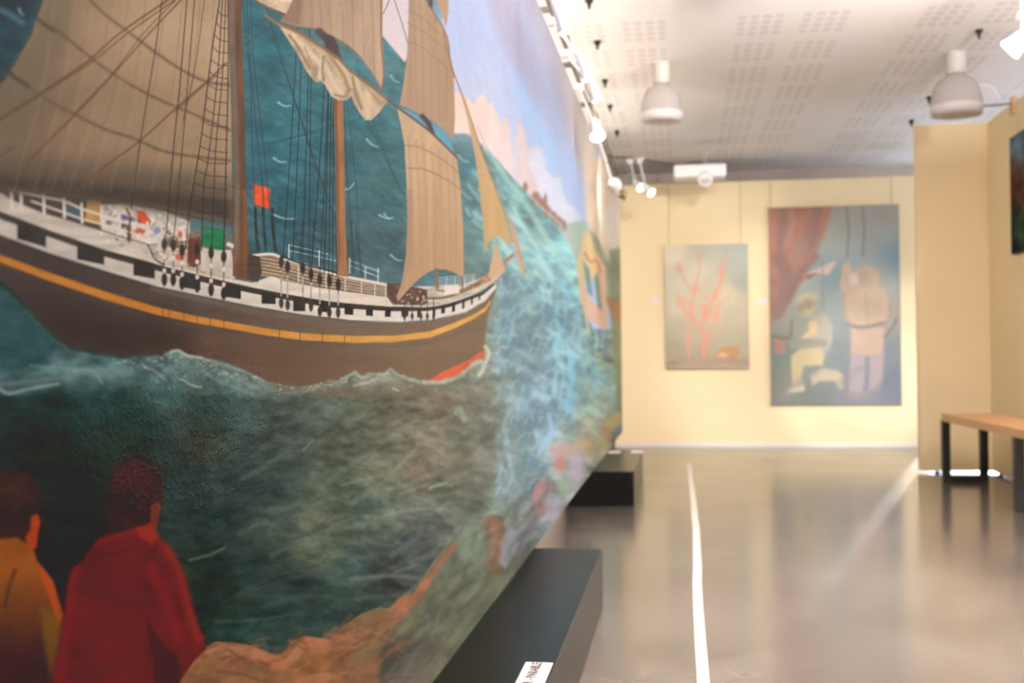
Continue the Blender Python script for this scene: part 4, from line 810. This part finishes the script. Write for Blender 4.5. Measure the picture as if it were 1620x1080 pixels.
# ------------------------------------------------------------------ plinths
PRX = -0.322; PH = 0.228
def plinth(y0, y1, label):
    t = thing('plinth', label, 'plinth', (-0.5, (y0 + y1) / 2, 0), 'black plinths under the big painting')
    MB().box(-0.755, PRX, y0, y1, 0, PH).build('body', M['plinth'], t, bevel=0.0015)
    return t
plinth(1.75, 4.484, 'long low glossy black plinth nearest the viewer, under the near part of the big painting')
plinth(7.40, 9.07, 'low black plinth farther along, under the far part of the big painting')

def text_mesh(s, size, name, material, parent, mtx):
    cu = bpy.data.curves.new(name, 'FONT'); cu.body = s; cu.size = size; cu.extrude = 0.0002; cu.offset = 0.0011; cu.align_x = 'RIGHT'; cu.align_y = 'CENTER'
    tmp = bpy.data.objects.new('t', cu); COL.objects.link(tmp); dg = bpy.context.evaluated_depsgraph_get()
    me = bpy.data.meshes.new_from_object(tmp.evaluated_get(dg)); bpy.data.objects.remove(tmp)
    me.transform(mtx); me.materials.clear(); me.materials.append(material); me.name = name
    o = bpy.data.objects.new(name, me); COL.objects.link(o); o.parent = parent; o.location = -Vector(parent.location); return o
# card on the near plinth
a = on_z(832, 1048, PH); b = on_z(874, 1051, PH); c = on_z(815, 1084, PH)
x0, x1 = a[0], b[0]; ly1 = a[1]; ly0 = ly1 - 0.42
t = thing('title_card', 'white printed title card lying on the near black plinth at the bottom of the view', 'label', ((x0 + x1) / 2, (ly0 + ly1) / 2, PH))
MB().box(x0, x1, ly0, ly1, PH, PH + .002).build('card', M['paper'], t)
ang = Matrix.Translation((x0 + (x1 - x0) * .45, ly1 - .006, PH + .0024)) @ Matrix.Rotation(PI / 2, 4, 'Z')
text_mesh('ORER - PARABLE', 0.033, 'lettering', M['ink'], t, ang)
for (xx, yy, lab) in ((1008, 710.5, 'small white card at the far right corner of the far black plinth'), (972, 711, 'small white card at the far left of the far black plinth, close to the canvas')):
    q = on_z(xx, yy + 4, PH)
    tag(MB().box(q[0] - .045, q[0] + .045, q[1] - .09, min(q[1] + .09, 9.06), PH, PH + .003).build('title_card', M['paper'], origin=(q[0], q[1], PH)), lab, 'label')

# ------------------------------------------------------------------ rail with spotlights over the big painting
RX, RZ = -0.57, 2.552
t = thing('lighting_rail', 'thin grey rail running along the top edge of the big painting, with lamp cables', 'rail', (RX, 6.5, RZ))
MB().tube([(RX, 1.2, RZ), (RX, 11.6, RZ)], 0.012, 10).build('rail', M['railgrey'], t)
pts = []
for i in range(80):
    yy = 1.2 + i * .13; pts.append((RX + .02 + .008 * math.sin(i * 1.7), yy, RZ + .03 + .012 * math.sin(i * .9)))
MB().tube(pts, 0.005, 6).build('cable', M['darkmetal'], t)
for yy in (1.62, 2.9, 4.1, 5.1, 6.1, 7.1, 8.2, 9.3, 10.4, 11.4):
    MB().box(WLX, RX + .02, yy - .015, yy + .015, RZ - .012, RZ + .012).build('bracket', M['railgrey'], t)
G = 'track spotlights around the hall'
def on_rail(px, py):   # distance along the hall at which the rail passes this image row
    r = ray(px, py); return EYE + r * ((RX + .08) / r[0])
spots = [((862, 18), 'white spotlight on the grey rail, highest and nearest the viewer'), ((904, 99), 'white spotlight on the grey rail beside the dark cross bar, second from the viewer'),
         ((921, 135), 'small white spotlight head on the grey rail above the brightly lit one')]
for (q, lab) in spots:
    P_ = on_rail(*q); L_ = (P_[0] + .055, P_[1], P_[2] - .02)
    spotlight(L_, (MX + .9, P_[1] + .3, 0.2), 5, 60, lab, G, stem=(RX, P_[1], RZ - .032), r=.022)
P_ = on_rail(937, 204)
spotlight((P_[0] + .02, P_[1], P_[2]), (MX + .6, P_[1] - 1.2, 0.4), 3, 50, 'glowing white spotlight on the grey rail, turned towards the viewer', G, stem=(RX, P_[1] + .1, RZ - .032), r=.036)
P_ = on_rail(965, 291)
spotlight((P_[0] + .02, P_[1], P_[2]), (-0.1, BY, 2.0), 14, 120, 'small lit spotlight at the far end of the grey rail, by the yellow wall', G, stem=(RX, P_[1], RZ - .032), r=.045)
P_ = on_y(1008, 292, 11.0); Q_ = on_y(1023, 302, 11.0)
spotlight((P_[0], P_[1], P_[2]), (1.1, 9.6, 1.2), 5, 80, 'left one of the lit pair of spotlights at the far end, before the yellow wall', G, stem=(P_[0] - .06, 10.9, P_[2] + .20), r=.034)
spotlight((Q_[0] + .01, Q_[1] - .12, Q_[2]), (1.3, 9.9, 1.0), 5, 80, 'right one of the lit pair of spotlights at the far end, before the yellow wall', G, stem=(P_[0] + .03, 10.9, P_[2] + .20), r=.034)
q0 = (P_[0] - .07, 10.9, P_[2] + .235)
tag(MB().tube([(RX, 10.9, RZ), (RX + .12, 10.9, RZ + .05), (q0[0] - .06, 10.9, q0[2] + .01), (P_[0] + .07, 10.9, q0[2])], .009, 8).build('lamp_arm', M['white'], smooth=True), 'thin white arm reaching from the grey rail to the pair of spotlights', 'arm')
# added wall washers: unseen ceiling spotlights outside the frame at the top
for (lx, ly, tx, tz, pw, an, lab) in ((0.9, 5.7, 0.15, 1.4, 190, 30, 'added unseen white ceiling spotlight aimed at the left of the yellow wall'), (0.25, 5.7, 2.08, 0.95, 330, 15, 'white ceiling spotlight above the view aimed at the yellow wall\'s right end'), (0.75, 5.7, 1.72, 0.6, 380, 15, 'added unseen white ceiling spotlight aimed low at the yellow wall'), (0.1, 5.5, 1.1, 0.9, 300, 27, 'added unseen white ceiling spotlight aimed at the middle of the yellow wall')):
    spotlight((lx, ly, CZ - .16), (tx, BY, tz), pw, an, lab, G, stem=(lx, ly, CZ - .02), r=.05, col=(1, .95, .93))
for (ly, pw, lab) in ((4.4, 12, 'added unseen white ceiling spotlight aimed at the middle of the big painting'), (5.3, 45, 'added unseen white ceiling spotlight aimed at the far half of the big painting')):  # added unseen spotlights brightening the big painting
    spotlight((1.5, ly, CZ - .16), (MX, ly + 2.2, 1.35), pw, 80, lab, G, stem=(1.5, ly, CZ - .02), r=.05)

spotlight((1.9, 5.2, CZ - .16), (MX, 9.6, 1.6), 190, 58, 'added unseen ceiling spotlight high right, aimed at the far end of the big painting', G, stem=(1.9, 5.2, CZ - .02), r=.05)  # added unseen spotlight brightening the far end of the painting

# ------------------------------------------------------------------ pendants
def pendant(px, ptop, pdome, pbot, wdome, wcyl, label):
    P0 = on_z(px, ptop, CZ); Yd = P0[1]; d = Yd; k = d / F
    T = on_y(px, pdome, Yd); Bm = on_y(px, pbot, Yd); R = wdome / 2 * k; rc = wcyl / 2 * k
    t = thing('pendant_lamp', label, 'pendant lamp', (T[0], Yd, CZ), 'domed pendant lamps')
    MB().lathe((T[0], Yd, 0), [(0, CZ), (rc, CZ), (rc, T[2]), (0, T[2])], 28).build('lamp_housing', M['greymetal'], t, smooth=False)
    H = T[2] - Bm[2]
    prof = [(rc * .9, T[2]), (R * .45, T[2] - .02), (R * .7, T[2] - H * .16), (R * .88, T[2] - H * .36), (R * .97, T[2] - H * .6), (R, T[2] - H * .78)]
    MB().lathe((T[0], Yd, 0), prof, 36).build('dome', M['milky'], t, smooth=True)
    MB().lathe((T[0], Yd, 0), [(R, T[2] - H * .78), (R * 1.02, T[2] - H * .8), (R * .97, Bm[2]), (R * .6, Bm[2] - .004), (0, Bm[2] - .006)], 36).build('diffuser_ring', M['lip'], t, smooth=True)
    return t
pendant(1046, 100, 132, 192, 66, 27, 'milky domed pendant lamp left of centre, hanging over the walkway')
pendant(1512, 84, 117, 182, 76, 30, 'milky domed pendant lamp at the upper right, above the yellow partition')

# ------------------------------------------------------------------ ceiling hooks, right-hand spots, projector
def hook(px, py, label, k=0.72):
    P = on_z(px, py, CZ); x, y = P[0], P[1]
    o = MB().lathe((x, y, CZ), [(0, 0), (.034 * k, 0), (.034 * k, -.012), (.016 * k, -.03), (.012 * k, -.055), (0, -.06)], 16).build('ceiling_hook', M['black'], origin=(x, y, CZ))
    return tag(o, label, 'ceiling fitting', 'small black ceiling fittings')
for (x_, y_, lab) in ((932,-1,'nearest of the left row of small black ceiling fittings, at the frame top'),(945,65,'second nearest of the left row of small black ceiling fittings'),(957,126,'middle one of the left row of small black ceiling fittings'),
    (965,166,'fourth of the left row of small black ceiling fittings, above the glowing spotlight'),(976,207,'farthest of the left row of small black ceiling fittings'),(1549,47,'nearest of the right row of small black ceiling fittings'),
    (1470,153,'black ceiling fitting just left of the right-hand pendant lamp'),(1442,190,'black ceiling fitting above the top left corner of the yellow partition')):
    hook(x_, y_, lab)

# bracket on the side wall with two lamps and a looped cable
A = on_x(1604, 164, SX); A = (SX, A[1], A[2]); E_ = on_y(1524, 170, A[1])
t = thing('wall_lamp_bracket', 'lamp bracket reaching out from the right yellow side wall, with a looped white cable', 'bracket', A)
MB().box(SX - .02, SX + .01, A[1] - .03, A[1] + .03, A[2] - .08, A[2] + .05).build('clamp', M['oak'], t, bevel=.003)
MB().tube([A, tuple(E_)], .007, 8).build('arm', M['railgrey'], t)
Q = [on_y(q[0], q[1], A[1]) for q in ((1530,158),(1537,144),(1550,135),(1562,134),(1572,140),(1580,152),(1586,166),(1600,167))]
MB().tube([tuple(v) for v in Q], .0045, 8).build('cable', M['white'], t, smooth=True)
for (q, tg, lab, r_) in (((1522,160),(0.5,8.0,0.0),'lit white spotlight at the tip of the right-hand wall bracket',.035), ((1542,152),(1.2,8.5,0.5),'grey-white spotlight partway along the right-hand wall bracket',.03)):
    P = on_y(q[0], q[1], A[1])
    spotlight(tuple(P), tg, 1.5, 70, lab, G, stem=(P[0], P[1], E_[2] + .01), r=r_)
P = on_y(1612, 66, 6.2)
spotlight((P[0], P[1], P[2]), (P[0] - 1.2, 6.9, 1.5), 6, 60, 'lit white spotlight at the upper right edge of the view', G, stem=(P[0] + .02, 6.2, P[2] + .13), r=.05)
tag(MB().tube([(P[0] + .02, 6.2, CZ), (P[0] + .02, 6.2, P[2] + .12)], .008, 8).build('ceiling_rod', M['white']), 'white rod from the ceiling holding the spotlight at the upper right edge', 'rod')

# projector
PYj = 11.2
P = on_y(1107, 274, PYj); k = PYj / F
t = thing('projector', 'white ceiling projector hanging in front of the top of the yellow back wall', 'projector', (P[0], PYj, P[2]))
hw = 40 * k; hh = 10 * k
bm_ = MB().box(P[0] - hw, P[0] + hw, PYj - .14, PYj + .16, P[2] - hh * .9, P[2] + hh * 1.1); bm_.build('body', M['plastic'], t, bevel=.018)
q = on_y(1116, 285, PYj - .16)
MB().tube([(q[0], PYj - .13, q[2] + .02), (q[0], PYj - .2, q[2] - .0)], [.075, .065], 24).build('lens_barrel', M['plastic'], t)
MB().tube([(q[0], PYj - .2, q[2]), (q[0], PYj - .203, q[2])], .045, 20).build('lens', M['greymetal'], t)
MB().box(P[0] - .08, P[0] + .13, PYj - .04, PYj + .06, P[2] + hh * 1.1, P[2] + hh * 1.1 + .02).build('mount_plate', M['darkmetal'], t)
MB().tube([(P[0] + .05, PYj, P[2] + hh * 1.1 + .015), (P[0] + .05, PYj, CZ)], .012, 10).build('mount_rod', M['greymetal'], t)
C_ = [on_y(a_, b_, PYj) for (a_, b_) in ((962,246),(975,249),(1000,249),(1030,255),(1060,260),(1080,261),(1095,257),(1112,258))]
cb = MB().tube([tuple(v) for v in C_], .007, 8).build('power_cable', M['darkmetal'], smooth=True)
tag(cb, 'dark cable sagging from the far end of the grey rail to the white projector', 'cable')

# ------------------------------------------------------------------ paintings on the yellow walls
def wall_picture(x0, x1, y0, y1, Y, paint, label, cols, rows, wires, light=1.0):
    a = on_y(x0, y1, Y); b = on_y(x1, y0, Y)
    xs = np.linspace(a[0], b[0], cols); zs = np.linspace(a[2], b[2], rows)
    Xg = np.repeat(xs[:, None], rows, 1); Zg = np.repeat(zs[None], cols, 0)
    U = np.repeat(np.linspace(0, 100, cols)[:, None], rows, 1); V = np.repeat(np.linspace(100 * (b[2] - a[2]) / (b[0] - a[0]), 0, rows)[None], cols, 0)
    p = Painter(U, V); paint(p, V.max())
    P = np.stack([Xg.ravel(), np.full(Xg.size, Y), Zg.ravel()], 1)
    t = thing('wall_painting', label, 'painting', ((a[0] + b[0]) / 2, Y, (a[2] + b[2]) / 2))
    grid_mesh('painted_canvas', P, rows, cols, np.clip(srgb(np.clip(p.c, 4, 254)) * light, .01, .85), M['oil'], t)
    MB().box(a[0], b[0], Y + .002, Y + .035, a[2], b[2]).build('stretcher', M['woodframe'], t)
    for wx in wires:
        xx = a[0] + (b[0] - a[0]) * wx
        MB().tube([(xx, Y + .03, b[2] - .02), (xx, Y + .03, BT)], .003, 6).build('hanging_wire', M['steelwire'], t)
M['oil'] = paint_mat('oil_paint', 0.4, 900)

def coral(p, H):
    p.field([(10,8,236,218,196),(50,10,170,176,160),(90,8,150,168,166),(80,30,146,166,164),(40,30,206,196,176),(10,40,200,192,176),(60,48,176,172,150),(90,46,128,140,130),(75,60,206,188,156),(15,80,196,186,164),(15,95,150,148,128),(60,85,186,172,142),
             (85,90,168,162,136),(30,110,160,150,126),(70,120,156,150,126),(15,125,130,126,104),(90,125,150,146,124),(40,140,140,120,104),(80,145,150,132,110),(10,145,120,112,90)], power=2.6, eps=9)
    cr = (214,124,104)
    tree = [([(46,H-8),(46,130),(47,115),(44,100),(48,92),(47,80),(56,72),(60,62),(66,52),(70,40),(72,26),(76,6)],5,2),([(46,118),(54,104),(62,92),(64,84),(62,76)],3,2),([(44,100),(34,90),(26,80),(20,74),(16,66)],4,2),
            ([(34,92),(32,74),(36,58),(38,46),(42,30),(42,10)],4,1.6),([(28,H-12),(27,120),(30,104),(28,92),(22,80)],4,2),([(36,60),(28,50),(22,36),(16,22)],2.5,1),([(56,72),(50,64),(40,52)],3,2),([(44,126),(60,112),(72,104)],2.5,1),([(34,78),(24,66),(14,62)],3,2),
            ([(70,42),(66,32),(70,20)],4,2),([(62,76),(72,68),(80,60)],2.5,1),([(30,116),(24,104)],2.5,1.5),([(47,90),(52,80),(46,74)],6,4),([(60,64),(66,46)],5,3)]
    for pts, a, b in tree: p.curve(pts, a, cr, alpha=.75, soft=1.6, w2=b, n=5)
    for (x, y, r) in ((20,72,5),(36,54,5),(60,62,4),(70,32,4),(56,84,5),(46,78,5),(28,84,4),(46,108,4),(18,30,4),(62,88,4),(46,124,4)): p.blob(x, y, r, r * 1.3, cr, alpha=.5, soft=.8, tex=.8)
    p.poly([(58,138),(62,130),(72,124),(88,124),(88,134),(80,142),(66,143)], (176,112,66), soft=2); p.poly([(61,136),(68,130),(76,134),(72,140),(64,140)], (216,168,124), soft=1.5)
    for i in range(26): p.blob(3 + i * 4, H - 6 - 5 * abs(math.sin(i * 1.3)), 5, 4, [(126,96,84),(150,126,104),(110,112,100),(160,110,96)][i % 4], alpha=.6, soft=.6, tex=.6)
    p.blob(8, H - 8, 7, 2, (92,70,34), alpha=.8, soft=.5)
    p.c = p.c * .62 + np.array([[226., 212., 184.]]) * .38  # pale overexposure haze blended into the coral colours

def haze(p, col, k): p.c = p.c * (1 - k) + np.array([col], float) * k  # blends a pale overexposure haze into the paint colours
def divers(p, H):
    p.field([(60,8,160,156,146),(90,8,150,142,128),(60,28,156,166,156),(85,24,150,162,160),(95,40,92,132,152),(70,42,128,150,158),(50,56,88,124,140),(80,50,140,152,152),(60,70,128,144,142),(90,66,150,158,150),(30,72,134,146,136),(20,92,130,134,120),
             (55,100,100,120,124),(95,84,150,142,124),(30,100,124,124,104),(10,116,70,88,84),(50,112,76,96,104),(90,116,84,96,110),(95,136,74,88,112),(60,140,92,96,112),(30,146,72,88,84),(10,140,84,90,80),(70,150,96,104,124)], power=2.6, eps=9)
    # red brown hull / rock hanging in at the upper left
    p.poly([(-5,-5),(49,-5),(46,8),(42,22),(38,34),(36,42),(28,50),(32,54),(24,60),(18,72),(10,84),(-5,100)], (150,88,70), soft=1.6, tex=.35, ts=(.09,.05), seed=5)
    for pts, w_, col in (([(3,0),(6,22),(2,44)],7,(170,84,62)),([(16,0),(18,14),(12,30)],5,(190,116,86)),([(28,0),(24,20),(14,44)],6,(176,88,60)),([(46,0),(42,14),(40,24)],7,(190,96,70)),([(38,4),(36,24),(30,40)],6,(112,78,78)),([(8,40),(14,58),(6,84)],10,(96,66,66)),([(36,40),(24,54),(14,74)],6,(96,60,54)),([(26,22),(20,40)],6,(128,100,92)),([(12,12),(9,30)],6,(104,76,78))):
        p.curve(pts, w_, col, alpha=.6, soft=2.5, n=5)
    p.poly([(26,54),(36,50),(50,43),(52,44),(46,54),(36,53)], (206,166,156), soft=1); p.poly([(28,54),(38,52),(30,58)], (96,60,58), soft=1)
    for x in (60, 72): p.curve([(x,0),(x+1.5,20),(x,40)], 1.6, (96,84,80), alpha=.7, soft=1)
    p.curve([(41,44),(41,70),(42,86)], 1.6, (92,96,96), alpha=.6, soft=1)
    # standing figure in a pale diving suit, seen from behind, arm raised
    sk = (190,158,128); sh = (140,122,108)
    p.poly([(57,46),(61,44),(64,50),(63,60),(66,66),(72,64),(80,62),(88,66),(92,76),(92,90),(86,97),(62,97),(58,90),(56,74),(54,62)], sk, soft=1.4, tex=.15, seed=8)
    p.blob(75, 58, 10, 11, (190,160,124), soft=.2); p.blob(72, 57, 5, 7, (160,134,110), alpha=.6, soft=.6); p.blob(65, 58, 3.5, 5, (206,190,178), soft=.4)
    p.poly([(62,96),(88,96),(87,112),(86,120),(62,118)], (186,150,126), soft=1.5, tex=.1); p.curve([(60,94),(72,96),(88,93)], 2.5, (92,84,84), soft=1)
    p.poly([(62,116),(73,118),(72,140),(70,148),(60,146),(61,130)], (150,136,150), soft=1.5); p.poly([(76,118),(87,116),(86,134),(84,146),(75,146),(76,130)], (156,136,142), soft=1.5)
    p.curve([(57,70),(57,84),(62,94)], 2.5, sh, alpha=.7, soft=1.2); p.curve([(92,78),(91,90),(86,96)], 2.5, sh, alpha=.7, soft=1.2); p.curve([(74,70),(75,92)], 1.6, sh, alpha=.5, soft=1.2); p.curve([(88,104),(94,96),(97,90)], 1.8, (88,74,62), soft=1)
    p.blob(68, 149, 10, 2.5, (150,118,110), alpha=.7)
    # sitting figure with helmet at the left
    sy = (180,158,106)
    p.blob(28, 78, 7, 9, (176,160,112), soft=.25); p.blob(30, 76, 4, 5, (112,96,76), alpha=.7, soft=.5); p.blob(24, 80, 3, 4, (134,116,84), soft=.5); p.blob(31,71,7,3,(190,172,120),alpha=.7,soft=.5)
    p.poly([(31,86),(42,84),(48,94),(48,106),(44,118),(32,116),(28,108),(30,96)], (148,142,124), soft=1.5, tex=.1); p.poly([(30,92),(36,90),(36,100),(30,104),(26,108),(24,104),(30,98)], (206,168,110), soft=1.2)
    p.poly([(16,118),(24,112),(38,112),(42,118),(40,126),(26,126),(24,134),(24,144),(17,144),(16,130)], sy, soft=1.2, tex=.1); p.poly([(14,144),(26,141),(26,146),(12,148)], (196,178,150), soft=1)
    p.poly([(14,106),(30,104),(44,106),(44,111),(16,112)], (112,112,96), soft=1.2); p.poly([(2,104),(12,104),(11,116),(4,116)], (156,96,76), soft=1.2); p.curve([(2,102),(10,104),(14,103)], 1.8, (70,48,40)); p.curve([(16,104),(17,90)], 2, (92,76,60), soft=1)
    p.poly([(30,132),(40,128),(52,130),(56,134),(56,144),(52,146),(50,138),(38,138),(32,142)], (166,146,120), soft=1.4, tex=.2); p.curve([(44,116),(56,112),(58,120)], 5, (96,108,112), alpha=.7, soft=2)
    for i in range(40): p.blob((i * 37) % 100, 128 + (i * 53) % 28, 4, 2.5, [(60,86,80),(96,108,124),(120,110,108),(74,92,96)][i % 4], alpha=.35, soft=.8)
    haze(p, (186, 180, 170), .42)
wall_picture(1053, 1183, 385, 584, BY - .04, coral, 'smaller unframed painting of pink branching coral on the yellow back wall', 140, 216, (.06, .92), 1.0)
wall_picture(1220, 1422, 323, 641, BY - .04, divers, 'larger painting of two helmeted divers beneath a red-brown form, right on the back wall', 190, 298, (.02, .95), 1.0)
for (x_, y_, lab) in ((1038, 476, 'tiny pale caption card on the yellow wall left of the coral painting'), (1207, 477, 'tiny pale caption card on the yellow wall between the two paintings')):
    P = on_y(x_, y_, BY); tag(MB().box(P[0] - .042, P[0] + .042, BY - .004, BY, P[2] - .03, P[2] + .03).build('caption_card', M['pinkcard'], origin=(P[0], BY, P[2])), lab, 'label')

# dark painting on the side wall at the right edge
a = on_x(1597, 219, SX - .045); bz = on_x(1609, 400, SX - .045)[2]
y1 = a[1]; y0 = y1 - 1.5; z1 = a[2]
cols, rows = 150, 110
Ys_ = np.linspace(y1, y0, cols); Zs_ = np.linspace(bz, z1, rows)
U = np.repeat(np.linspace(0, 150, cols)[:, None], rows, 1); V = np.repeat(np.linspace(100, 0, rows)[None], cols, 0)
def dark_land(p):
    p.field([(5,4,80,110,128),(20,10,96,122,138),(60,8,110,126,140),(10,26,96,80,72),(6,40,110,62,44),(20,50,86,52,42),(10,62,46,44,40),(6,76,44,60,50),(20,80,56,78,58),(10,94,22,26,24),(60,50,90,70,60),(120,40,96,84,80),(100,80,40,48,40),(140,95,30,30,28)], power=2.6, eps=8)
    n = fbm(p.x * .05, p.y * .09, 12, 4); p.c *= (1 + .8 * n)[:, None]
pp = Painter(U, V); dark_land(pp)
Yg = np.repeat(Ys_[:, None], rows, 1); Zg = np.repeat(Zs_[None], cols, 0)
t = thing('wall_painting', 'dark landscape painting high on the right side wall, cut off by the frame', 'painting', (SX - .045, (y0 + y1) / 2, (bz + z1) / 2))
grid_mesh('painted_canvas', np.stack([np.full(Yg.size, SX - .045), Yg.ravel(), Zg.ravel()], 1), rows, cols, np.clip(srgb(np.clip(pp.c, 3, 254)), .006, .85), M['oil'], t)
MB().box(SX - .043, SX - .005, y0, y1, bz, z1).build('stretcher', M['black'], t)
MB().tube([(SX - .012, y1 - .1, z1 - .02), (SX - .012, y1 - .1, PT)], .003, 6).build('hanging_wire', M['steelwire'], t)

# ------------------------------------------------------------------ floor tape
p0 = on_z(1093.5, 733, 0); 
xc = float(on_z(1115, 1080, 0)[0])
o = MB(); n = 40
for i in range(n):
    pass
ys_ = [1.0 + i * (p0[1] - 1.0) / 30 for i in range(31)]
b0 = 0
for i, yy in enumerate(ys_):
    dx = .006 * math.sin(yy * 1.1) + (.004 if 5.2 < yy < 6.6 else 0)
    o.v += [(xc - .018 + dx, yy, .0015), (xc + .018 + dx, yy, .0015), (xc - .018 + dx, yy, .0003), (xc + .018 + dx, yy, .0003)]
    if i:
        j = 4 * (i - 1); k_ = 4 * i
        o.f += [(j, j + 1, k_ + 1, k_), (j + 2, k_ + 2, k_ + 3, j + 3), (j, k_, k_ + 2, j + 2), (j + 1, j + 3, k_ + 3, k_ + 1)]
tag(o.build('floor_tape', M['tape'], origin=(xc, 5, 0)), 'narrow white tape line stuck along the concrete floor', 'tape')

# ------------------------------------------------------------------ bench
L1 = on_z(1492, 763, 0); L1b = on_z(1567, 763, 0); L2 = on_z(1607, 812, 0)
bdir = np.array([L2[0] - L1[0], L2[1] - L1[1]]); gap = np.linalg.norm(bdir); bdir /= gap
W = .40; zs0, zs1 = .468, .525
t = thing('bench', 'long bench with a blond wooden seat on black steel loop legs, by the right wall', 'bench', (L1[0], L1[1], 0))
E0 = on_z(1474, 659, .50)
def bpt(s_, w_): return (L1[0] + bdir[0] * s_ - bdir[1] * w_ * 1.0, L1[1] + bdir[1] * s_ + bdir[0] * w_ * 1.0)
s0 = (E0[1] - L1[1]) / bdir[1]; s1 = gap + .34
lw = .97 * float(np.hypot(*(L1b[:2] - L1[:2])))
mb = MB(); cs = [bpt(s0, -.04), bpt(s0, lw + .005), bpt(s1, lw + .005), bpt(s1, -.04)]
mb.v = [(c_q[0], c_q[1], z_) for z_ in (zs0, zs1) for c_q in cs]
mb.f = [(0, 1, 2, 3), (4, 7, 6, 5), (0, 4, 5, 1), (1, 5, 6, 2), (2, 6, 7, 3), (3, 7, 4, 0)]
mb.build('seat', M['oak'], t, bevel=.004)
for k_s in (0, gap):
    th = .058; dp = .05; f = MB()
    outer = [(0, 0), (lw, 0), (lw, zs0), (0, zs0)]; inner = [(th, .05), (lw - th, .05), (lw - th, zs0 - .012), (th, zs0 - .012)]
    for ss in (k_s, k_s - dp):
        f.v += [(*bpt(ss, a_[0]), a_[1]) for a_ in outer] + [(*bpt(ss, a_[0]), a_[1]) for a_ in inner]
    for k_ in range(4):
        k2 = (k_ + 1) % 4
        f.f += [(k_, k2, 4 + k2, 4 + k_), (8 + k_, 12 + k_, 12 + k2, 8 + k2), (k_, 8 + k_, 8 + k2, k2), (4 + k_, 4 + k2, 12 + k2, 12 + k_)]
    f.build('leg', M['black'], t, bevel=.002)
